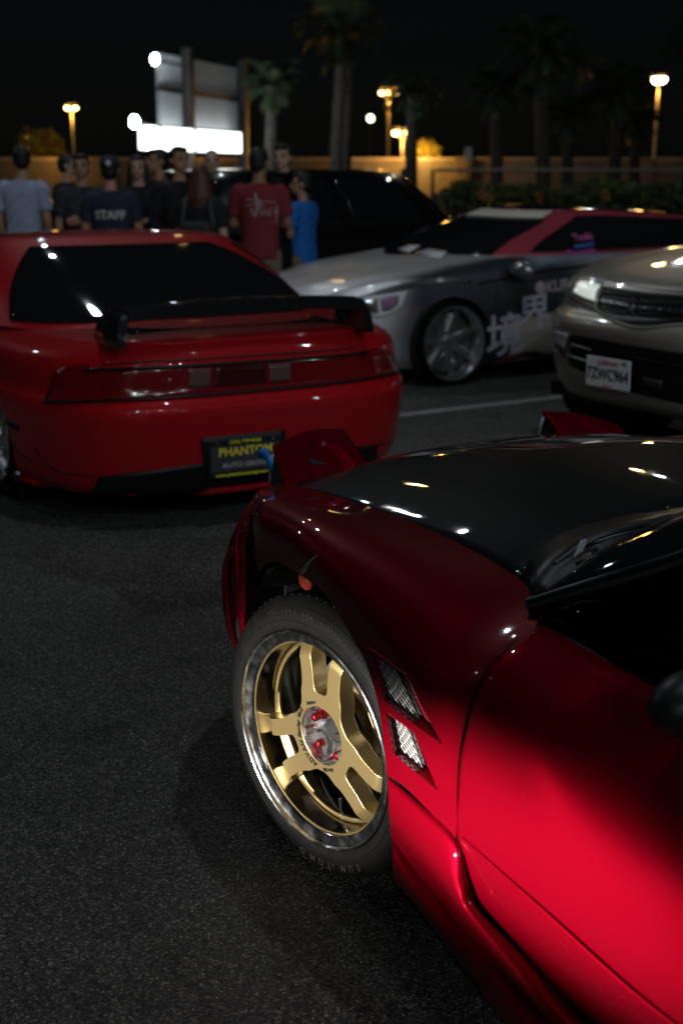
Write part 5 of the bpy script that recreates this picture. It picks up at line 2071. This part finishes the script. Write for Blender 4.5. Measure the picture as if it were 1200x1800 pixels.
def palm(x, ytop, D, r, label, lean=0.0, nf=26, dead=5, seed=1):
    rg_r = random.Random(seed)
    crown = at_Y(x, ytop, D)
    o = thing('palm_tree', label, 'palm tree', (crown.x - lean, D, 0), group='palms beyond the lot')
    h = crown.z
    P = spline([(0, 0, 0), (lean * .3, 0, h * .4), (lean * .8, 0, h * .8), (lean, 0, h)], 22)
    MB().tube(P, [(.19 - .06 * k / 21) * (1.0 + .06 * (k % 2)) for k in range(22)], 10).build('trunk', BARK, o)
    V, Fs = [], []
    for k in range(nf + dead):
        az = 2 * PI * k * .381966 + rg_r.random() * .5
        el = R(rg_r.uniform(-5, 75)) if k < nf else R(rg_r.uniform(-80, -45))
        L_ = r * rg_r.uniform(.8, 1.15) * (.7 if k >= nf else 1)
        hd = Vector((math.cos(az), math.sin(az), 0))
        pts = []
        for j in range(13):
            t = j / 12
            e2 = el - t * t * R(85) * (1 if k < nf else .2)
            if j == 0:
                q = Vector((lean, 0, h))
            else:
                q = pts[-1] + (hd * math.cos(e2) + Vector((0, 0, math.sin(e2)))) * (L_ / 12)
            pts.append(q)
        side = hd.cross(Vector((0, 0, 1))).normalized()
        for j in range(2, 13):
            t = j / 12
            ln = L_ * .30 * math.sin(PI * (.12 + .85 * t)) + .05
            tang = (pts[j] - pts[j - 1]).normalized()
            for jj in range(2):
                base = pts[j - 1].lerp(pts[j], jj / 2)
                for sg in (1, -1):
                    tip = base + (side * sg * .85 + tang * .65 + Vector((0, 0, -.25 - .25 * rg_r.random()))) * ln
                    i0 = len(V)
                    V += [base, base + tang * .045, tip]
                    Fs.append((i0, i0 + 1, i0 + 2))
        for j in range(12):
            i0 = len(V)
            w = .035 * (1 - j / 13)
            V += [pts[j] + side * w, pts[j] - side * w, pts[j + 1] - side * w * .9, pts[j + 1] + side * w * .9]
            Fs.append((i0, i0 + 1, i0 + 2, i0 + 3))
    kind(raw('crown', V, Fs, FROND, o), 'stuff')
    return o


palm(478, 150, 34, 1.05, 'short bushy palm overlapping the right edge of the billboard', .1, 30, 8, 2)
palm(600, 60, 36, 1.43, 'tall palm with a heavy crown left of the red traffic light', .2, 34, 10, 3)
palm(612, 8, 37, 1.12, 'tallest palm, its crown reaching the top edge of the picture', .1, 28, 8, 4)
palm(724, 165, 34, 0.93, 'small palm just right of the tall three headed lamp', 0, 26, 6, 5)
palm(872, 160, 33, 0.99, 'mid-size palm with a rounded crown left of the large fan palm', -.1, 28, 8, 6)
palm(948, 92, 31, 1.49, 'large pale fan palm with upright fronds above the hedge', -.25, 34, 12, 7)
palm(1000, 205, 36, 0.93, 'low palm with drooping fronds right of the large fan palm', .0, 26, 8, 8)
palm(1086, 165, 34, 1.24, 'dim palm left of the bright lamp at the far right', .0, 28, 8, 9)
palm(1118, 215, 37, 0.93, 'lowest dim palm under the bright lamp at the far right', .0, 24, 8, 10)
palm(1225, 90, 32, 1.18, 'palm cut off by the right edge of the picture', .0, 28, 8, 11)


def shrub(x, y, D, r, label, m, n=900, trunk=True):
    c = at_Y(x, y, D)
    o = thing('small_tree', label, 'tree', (c.x, D, 0))
    MB().tube([(0, 0, 0), (.02, 0, c.z * .6), (0, 0, c.z)], [.06, .05, .03], 8).build('trunk', BARK, o)

    def fn(k):
        d = rnd.normal(size=3)
        d /= np.linalg.norm(d)
        return np.array((d[0] * r * 1.15, d[1] * r, c.z + d[2] * r * .75)) * np.array((1, 1, 1)) * 1.0 + rnd.normal(size=3) * r * .18, 0
    kind(raw('crown', *leaf_cloud(n, fn, r * .22), m, o), 'stuff')


LIT_LEAF = mat('yellow_lit_leaf', (.42, .34, .05), .6, vary=.4, vary_scale=3)  # yellow lamp light is put into the leaf colour
shrub(744, 268, 45, .38, 'small leafy tree lit yellow beside the twin lamp', LIT_LEAF)
shrub(72, 258, 51, .6, 'small leafy tree lit yellow under the low left lamp', LIT_LEAF)
lamp('POINT', 'street_lamp_light', at_Y(744, 266, 43.6), 60, (1.0, .6, .12), .1)
sgp = at_Y(822, 271, 42)
o = thing('utility_box', 'small pale utility sign standing above the wall', 'sign', (sgp.x, 42, 0))
MB().tube([(0, 0, 0), (0, 0, sgp.z)], .03).build('pole', STEEL, o)
MB().box((0, -.04, sgp.z), (.22, .04, .42)).build('plate', mat('pale_plate', (.4, .45, .5), .5), o)
# lamps washing the far wall
lamp('POINT', 'street_lamp_light', (at_Y(735, 290, 42).x, 43.0, 2.3), 240, SODIUM, .3)
lamp('POINT', 'street_lamp_light', (at_Y(690, 290, 42).x, 43.1, 2.1), 60, SODIUM, .3)
lamp('POINT', 'street_lamp_light', (at_Y(85, 290, 42).x, 43.1, 2.1), 60, SODIUM, .3)
lamp('POINT', 'street_lamp_light', (at_Y(352, 290, 42).x, 43.3, 1.9), 14, SODIUM, .3)
lamp('POINT', 'street_lamp_light', (at_Y(900, 290, 42).x, 42.6, 2.4), 4, SODIUM, .3)
lamp('POINT', 'street_lamp_light', (at_Y(1180, 290, 42).x, 42.6, 2.4), 8, SODIUM, .3)


# ------------------------------------------------------------------ people
SKIN = [mat('skin_%s' % n, c, .5, spec=.4, vary=.08, vary_scale=12) for n, c in (('tan', (.42, .24, .15)), ('light', (.55, .34, .24)), ('brown', (.30, .16, .10)))]
HAIRB = mat('black_hair', (.010, .009, .009), .55, bump=.5, bump_scale=120)
HAIRR = mat('auburn_hair', (.075, .028, .016), .5, bump=.5, bump_scale=120)
EYEM = mat('eye_dark', (.02, .015, .012), .2)
LIPS = mat('lips', (.30, .10, .09), .45)
SHOE = mat('dark_shoe', (.03, .03, .032), .6)


def capsule(mb, p, q, r0, r1, flat=1.0, n=12):
    """tapered limb with rounded ends"""
    p, q = Vector(p), Vector(q)
    d = q - p
    pts, rs = [], []
    for k in range(5):
        a = PI / 2 * k / 4
        pts.append(p - d.normalized() * r0 * math.cos(a) * .95)
        rs.append(max(.002, r0 * math.sin(a)))
    for k in range(1, 4):
        pts.append(p + d * k / 4)
        rs.append(r0 + (r1 - r0) * k / 4)
    for k in range(5):
        a = PI / 2 * k / 4
        pts.append(q + d.normalized() * r1 * math.sin(a) * .95)
        rs.append(max(.002, r1 * math.cos(a)))
    mb.tube(pts, rs, n, flat=flat)


def rings(mb, prof, n=20):
    """torso from (z, x half width, y half depth, y centre)"""
    G = []
    for z, a, b2, yc in prof:
        G.append([Vector((a * math.copysign(abs(math.cos(q)) ** .8, math.cos(q)), yc + b2 * math.copysign(abs(math.sin(q)) ** .8, math.sin(q)), z)) for q in [2 * PI * k / n for k in range(n)]])
    o = len(mb.v)
    mb.grid(G, wrap=True)
    mb.f.append(tuple(o + k for k in reversed(range(n))))
    mb.f.append(tuple(o + (len(G) - 1) * n + k for k in range(n)))


def fused(mb, name, m, parent, voxel, smooth_it=4):
    me = mb.mesh(name, smooth=False)
    o = link('work', me, None)
    r = o.modifiers.new('r', 'REMESH')
    r.mode = 'VOXEL'
    r.voxel_size = voxel
    r.use_smooth_shade = True
    s_ = o.modifiers.new('s', 'SMOOTH')
    s_.iterations = smooth_it
    s_.factor = .5
    me2 = baked(o)
    me2.materials.clear()
    for p in me2.polygons:
        p.use_smooth = True
    return link(name, me2, m, parent)


def person(px_, ytop, D, face, label, skin=0, shirt=None, pants=None, hair='short', hairm=None, arms=('down', 'down'), sleeve='short', female=False, kid=False, turn=0.0, cap=None, lowz=0.0, tuck=0.0):
    """face: degrees, 0 looks at the camera, 90 looks to the picture's right; local front is -Y"""
    top = at_Y(px_, ytop, D)
    H = top.z
    k = H / 1.75
    kid_s = 1.0
    hs = k if not kid else k * 1.08
    o = thing('person', label, 'person', (top.x, D, 0), R(face), 'people talking behind the red coupe')
    g = lambda x, y, z: Vector((x * k, y * k, z * k))
    sw = .165 if female else .183
    body = MB()
    # trunk, neck
    rings(body, [(k * z, k * a * .90, k * b2, k * c) for z, a, b2, c in ((.86, .145, .10, 0), (.98, .15, .10, 0), (1.08, .135, .09, 0), (1.25, .165, .11, 0), (1.38, .17, .10, .01), (1.44, .12, .08, .01), (1.47, .06, .06, .01))])
    capsule(body, g(0, .012, 1.42), g(0, -.005, 1.54), .058 * k, .054 * k)
    # head
    tr_ = Matrix.Rotation(R(turn), 3, 'Z')
    hc = g(0, -.012, 1.64)
    hd = lambda x, y, z: hc + tr_ @ Vector((x, y, z)) * hs
    body.ell(hd(0, .012, .018), (.074 * hs, .092 * hs, .090 * hs), tr_, 20, 14)
    body.ell(hd(0, -.018, -.042), (.060 * hs, .070 * hs, .066 * hs), tr_, 20, 14)
    capsule(body, hd(0, -.084, .012), hd(0, -.104, -.022), .010 * hs, .016 * hs)
    body.ell(hd(0, -.075, -.082), (.026 * hs, .020 * hs, .018 * hs), tr_, 12, 8)
    body.ell(hd(0, -.084, -.055), (.026 * hs, .012 * hs, .012 * hs), tr_, 12, 8)
    for sg in (1, -1):
        body.ell(hd(sg * .076, .012, -.008), (.010 * hs, .022 * hs, .032 * hs), tr_, 10, 8)
        body.ell(hd(sg * .034, -.076, .026), (.020 * hs, .010 * hs, .007 * hs), tr_, 10, 6)
    # arms
    sho = {}
    for sg, mode in zip((1, -1), arms):                    # +1: its left as local +x
        S = g(sg * sw, .01, 1.40)
        if mode == 'down':
            E, Wr = g(sg * (sw + .045), .03, 1.12), g(sg * (sw + .04), -.05, .88)
        elif mode == 'cross':
            E, Wr = g(sg * (sw + .05), -.02, 1.13), g(-sg * .04, -.21, 1.15)
        elif mode == 'up':
            E, Wr = g(sg * (sw + .07), -.04, 1.14), g(sg * .10, -.20, 1.34)
        elif mode == 'fwd':
            E, Wr = g(sg * (sw + .05), .0, 1.13), g(sg * (sw - .03), -.25, 1.08)
        else:                                              # hips
            E, Wr = g(sg * (sw + .13), .07, 1.15), g(sg * .17, -.06, 1.02)
        capsule(body, S, E, .050 * k, .040 * k)
        capsule(body, E, Wr, .041 * k, .027 * k)
        d = (Wr - E).normalized()
        inw = Vector((-sg, 0, 0)) - d * (Vector((-sg, 0, 0)).dot(d))
        inw.normalize()
        nrm = d.cross(inw)
        if mode in ('cross', 'up'):
            pass
        palm_ = Wr + d * .075 * k
        body.ell(Wr + d * .048 * k, (.042 * k, .022 * k, .048 * k), Matrix((nrm, inw, d)).transposed(), 12, 8)
        for f_ in range(4):
            b0 = Wr + d * .080 * k + nrm * (f_ - 1.5) * .020 * k
            ln = (.030, .036, .034, .026)[f_] * k
            b1 = b0 + d * ln + inw * .006 * k
            b2 = b1 + (d * .8 + inw * .6).normalized() * ln * .85
            capsule(body, b0, b1, .0105 * k, .0100 * k, n=8)
            capsule(body, b1, b2, .0100 * k, .0088 * k, n=8)
        t0 = Wr + d * .025 * k + nrm * (-.030) * k
        t1 = t0 + (d * .6 - nrm * .6 + inw * .4).normalized() * .035 * k
        capsule(body, t0, t1, .0125 * k, .011 * k, n=8)
        capsule(body, t1, t1 + (d * .9 + inw * .3).normalized() * .028 * k, .011 * k, .009 * k, n=8)
        sho[sg] = (S, E, Wr)
    # legs
    leg = {}
    for sg in (1, -1):
        Hp, Kn, An = g(sg * .088, 0, .90), g(sg * .105, -.015, .50), g(sg * .115, .02, .09)
        capsule(body, Hp, Kn, .078 * k, .052 * k)
        capsule(body, Kn, An, .054 * k, .036 * k)
        capsule(body, An + Vector((0, 0, -.03 * k)), g(sg * .13, -.13, .035), .035 * k, .028 * k)
        leg[sg] = (Hp, Kn, An)
    fused(body, 'body', SKIN[skin], o, .0105, 2)
    # shirt
    sh = MB()
    hem = .84
    rings(sh, [(k * z, k * a * .90, k * b2, k * c) for z, a, b2, c in ((hem, .185, .135, 0), (.95, .182, .13, 0), (1.06, .175, .122, 0), (1.24, .192, .128, 0), (1.37, .205, .118, .01), (1.435, .165, .098, .012), (1.468, .085, .078, .012))])
    for sg in (1, -1):
        S, E, Wr = sho[sg]
        if sleeve == 'short':
            q = S.lerp(E, .72)
            capsule(sh, S + Vector((-sg * .02 * k, 0, -.005 * k)), S.lerp(E, .1), .075 * k, .070 * k)
            sh.tube([S, S.lerp(E, .4), q], [.072 * k, .068 * k, .070 * k], 14)
        else:
            capsule(sh, S + Vector((-sg * .02 * k, 0, -.005 * k)), S.lerp(E, .1), .075 * k, .070 * k)
            capsule(sh, S, E, .066 * k, .056 * k)
            sh.tube([E, E.lerp(Wr, .5), E.lerp(Wr, .95)], [.056 * k, .050 * k, .042 * k], 14)
    st = fused(sh, 'shirt', shirt, o, .013, 3)
    for v in st.data.vertices:                              # cloth folds
        z = v.co.z / k
        if z < 1.34:
            w = math.sin(v.co.x * 31 / k + v.co.z * 23 / k + px_) * math.sin(v.co.z * 37 / k + v.co.x * 11 / k) * .006
            v.co.y += w * k
            v.co.x += w * .5 * k
    # trousers
    pn = MB()
    rings(pn, [(k * z, k * a * .95, k * b2, k * c) for z, a, b2, c in ((.80, .168, .118, 0), (.90, .172, .122, 0), (1.0, .160, .112, 0))])
    for sg in (1, -1):
        Hp, Kn, An = leg[sg]
        capsule(pn, Hp + Vector((0, 0, -.03 * k)), Kn, .098 * k, .076 * k)
        pn.tube([Kn, Kn.lerp(An, .5), An + Vector((0, 0, -.01))], [.076 * k, .072 * k, .070 * k], 14)
    fused(pn, 'trousers', pants, o, .015, 2)
    for sg in (1, -1):
        s2 = MB()
        capsule(s2, g(sg * .112, .04, .055), g(sg * .13, -.15, .045), .052 * k, .042 * k)
        s2.box(g(sg * .122, -.05, .012), (.09 * k, .27 * k, .02 * k))
        fused(s2, 'shoe', SHOE, o, .012, 2)
    # hair
    hr = MB()
    hm_ = hairm or HAIRB
    if hair == 'short':
        hr.ell(hd(0, .020, .032), (.083 * hs, .096 * hs, .090 * hs), tr_, 18, 12)
        hr.ell(hd(0, .05, -.015), (.074 * hs, .060 * hs, .072 * hs), tr_, 18, 12)
        hr.ell(hd(0, -.040, .088), (.058 * hs, .050 * hs, .028 * hs), tr_, 14, 8)
    elif hair == 'buzz':
        hr.ell(hd(0, .020, .026), (.0785 * hs, .092 * hs, .088 * hs), tr_, 18, 12)
    else:
        hr.ell(hd(0, .018, .030), (.086 * hs, .098 * hs, .092 * hs), tr_, 18, 12)
        for a in np.linspace(-100, 100, 9):
            dx_, dy_ = math.sin(R(a)), math.cos(R(a))
            if hair == 'longback':
                pass
            capsule(hr, hd(dx_ * .060, .03 + dy_ * .050, .02), hd(dx_ * .085, .045 + dy_ * .065, -.17), .034 * hs, .038 * hs)
            capsule(hr, hd(dx_ * .085, .045 + dy_ * .065, -.17), hd(dx_ * .075, .055 + dy_ * .055, -.33), .038 * hs, .022 * hs)
    ho = fused(hr, 'hair', hm_, o, .0115, 2)
    # keep the face clear of hair
    bm_ = bmesh.new()
    bm_.from_mesh(ho.data)
    inv_ = tr_.transposed()
    kill = []
    for v in bm_.verts:
        q = inv_ @ (v.co - hc) / hs
        if q.y < -.035 and q.z < .062 and abs(q.x) < .068:
            kill.append(v)
        elif hair == 'short' and q.y < .0 and q.z < -.012:
            kill.append(v)
    bmesh.ops.delete(bm_, geom=kill, context='VERTS')
    bm_.to_mesh(ho.data)
    bm_.free()
    if cap is not None:
        cp = MB()
        cp.ell(hd(0, .012, .052), (.090 * hs, .104 * hs, .078 * hs), tr_, 20, 12)
        cpo = fused(cp, 'cap', cap, o, .012, 2)
        br_ = MB()
        br_.ell(hd(0, -.125, .045), (.070 * hs, .075 * hs, .010 * hs), tr_, 16, 8)
        br_.build('cap_brim', cap, cpo)
        lg_ = MB().ell(hd(0, .118, .06), (.022 * hs, .006 * hs, .024 * hs), tr_, 12, 8)
        lg_.build('cap_badge', mat('badge_white', (.55, .57, .6), .5), cpo)
    # face
    for sg in (1, -1):
        MB().ell(hd(sg * .032, -.082, .008), (.013 * hs, .008 * hs, .0075 * hs), tr_, 10, 6).build('eye', EYEM, o)
        MB().ell(hd(sg * .034, -.0865, .031), (.018 * hs, .006 * hs, .0045 * hs), tr_, 10, 6).build('eyebrow', hm_, o)
    MB().ell(hd(0, -.094, -.056), (.024 * hs, .006 * hs, .007 * hs), tr_, 12, 6).build('mouth', LIPS, o)
    return o, k, st


NAVY = mat('navy_cloth', (.018, .024, .050), .85)
BLKC = mat('black_cloth', (.010, .010, .012), .85)
CHARC = mat('charcoal_cloth', (.035, .036, .045), .85)
WTEE = mat('pale_tee', (.36, .42, .58), .85)
REDC = mat('maroon_cloth', (.20, .022, .030), .85)
BLUC = mat('blue_cloth', (.012, .145, .52), .8)
KHA = mat('khaki_cloth', (.20, .165, .105), .9)
DEN = mat('dark_denim', (.02, .024, .035), .9)
MINK = mat('white_ink', (.50, .50, .52), .7)


def back_text(o, k, st, txt, size, z, bold=.004, x=0.0, extr=.002, front=False):
    """print on the back or the chest of a shirt, bent to the cloth"""
    me = text_mesh(txt, size * k, extr, 'CENTER', bold * k)
    t = bvh_of(st.data)
    for v in me.vertices:
        X, Y, Z = v.co
        if front:
            org, d = Vector((X + x * k, -1, z * k + Y)), Vector((0, 1, 0))
        else:
            org, d = Vector((-X + x * k, 1, z * k + Y)), Vector((0, -1, 0))
        h = t.ray_cast(org, d)
        yy = h[0].y if h[0] is not None else 0
        v.co = Vector((org.x, yy - d.y * (.004 + Z), org.z))
    me.materials.clear()
    return link('lettering', me, MINK, st)


person(36, 257, 11.33, 168, 'man in a pale blue tee at the far left, back turned to the camera', 0, WTEE, DEN, arms=('down', 'down'), turn=25)
person(117, 272, 13.45, 75, 'man in dark clothes half hidden behind the man in charcoal tee', 1, BLKC, BLKC, turn=20)
person(142, 271, 11.45, 14, 'man in charcoal tee facing the camera with one forearm held forward', 0, CHARC, BLKC, arms=('cross', 'down'), turn=-12)
o, k, st = person(192, 276, 10.62, 184, 'man in dark shirt with STAFF printed on the back and dark cap', 0, NAVY, BLKC, cap=mat('cap_navy', (.016, .02, .035), .8), arms=('fwd', 'fwd'))
back_text(o, k, st, 'STAFF', .098, 1.26, .003)
person(242, 273, 11.80, -6, 'woman with long dark hair facing the camera beside the STAFF shirt', 1, BLKC, BLKC, hair='long', female=True, arms=('cross', 'down'), turn=10)
o, k, st = person(279, 262, 12.04, -50, 'man in black shirt with small chest print looking to the left', 0, BLKC, BLKC, turn=-15)
back_text(o, k, st, 'Racing', .055, 1.27, .002, .03, front=True)
person(314, 258, 11.09, 24, 'man in black jacket turning his face to the camera under the billboard', 0, BLKC, BLKC, sleeve='long', turn=14)
o, k, st = person(352, 291, 10.62, 172, 'woman with long auburn hair and a black backpack, back to the camera', 1, BLKC, BLKC, hair='longback', hairm=HAIRR, female=True)
bp_ = MB()
bp_.box((0, .19 * k, 1.06 * k), (.30 * k, .15 * k, .40 * k))
bpo = bp_.build('backpack', mat('backpack_black', (.018, .019, .021), .7), None, bevel=.04)
bpo.matrix_world = o.matrix_basis.copy()
tag(bpo, 'black backpack worn by the woman with long auburn hair', 'backpack')
sb = MB()
for sg in (1, -1):
    sb.tube(spline([(sg * .09 * k, .13 * k, .92 * k), (sg * .14 * k, .15 * k, 1.2 * k), (sg * .12 * k, .14 * k, 1.40 * k), (sg * .12 * k, .02 * k, 1.475 * k), (sg * .13 * k, -.11 * k, 1.38 * k)], 16), .016 * k, 6)
sb.build('strap', mat('strap_grey', (.06, .06, .065), .7), bpo)
o, k, st = person(372, 263, 12.74, 8, 'close-cropped man in a navy jersey with white marks, behind the backpack', 1, NAVY, DEN, hair='buzz')
back_text(o, k, st, 'GTR', .12, 1.28, .004, -.06, front=True)
o, k, st = person(455, 260, 10.60, 176, 'man in a maroon tee with white scrawled lettering on the back', 2, REDC, KHA, arms=('cross', 'cross'), turn=-20)
# scrawled mark on the back
t_ = bvh_of(st.data)
for pts in ([(-.10, .10), (.02, .085), (.15, .07)], [(-.11, .045), (-.02, .06), (.06, .05)], [(-.02, .15), (-.005, .05), (-.025, -.04)], [(-.06, .02), (-.03, -.03), (0, .03), (.01, -.03)],
            [(.02, .03), (.035, -.03), (.05, .02), (.065, -.03)], [(.07, .015), (.09, -.035), (.105, .02), (.12, -.04)], [(.13, .03), (.15, -.02), (.165, .045), (.15, -.10)], [(.015, .10), (.035, .03)]):
    Q = []
    for a, c in spline([Vector((x, y, 0)) for x, y in pts], 14) and [(p.x, p.y) for p in spline([Vector((x, y, 0)) for x, y in pts], 14)]:
        h = t_.ray_cast(Vector((-a * k * .95, 1, (1.24 + c) * k)), Vector((0, -1, 0)))
        if h[0] is not None:
            Q.append(h[0] + Vector((0, .003, 0)))
    if len(Q) > 2:
        MB().tube(Q, .0065 * k, 5, flat=.5).build('lettering', MINK, st)
o, k, st = person(497, 254, 11.80, -24, 'bearded man in a navy tee facing the man in maroon', 1, NAVY, BLKC, arms=('down', 'up'), turn=8)
back_text(o, k, st, 'M3', .04, 1.27, .003, -.05, front=True)
person(531, 304, 11.6, -118, 'boy in a bright blue tee and khaki trousers with folded arms', 0, BLUC, KHA, arms=('cross', 'cross'), kid=True, turn=25)
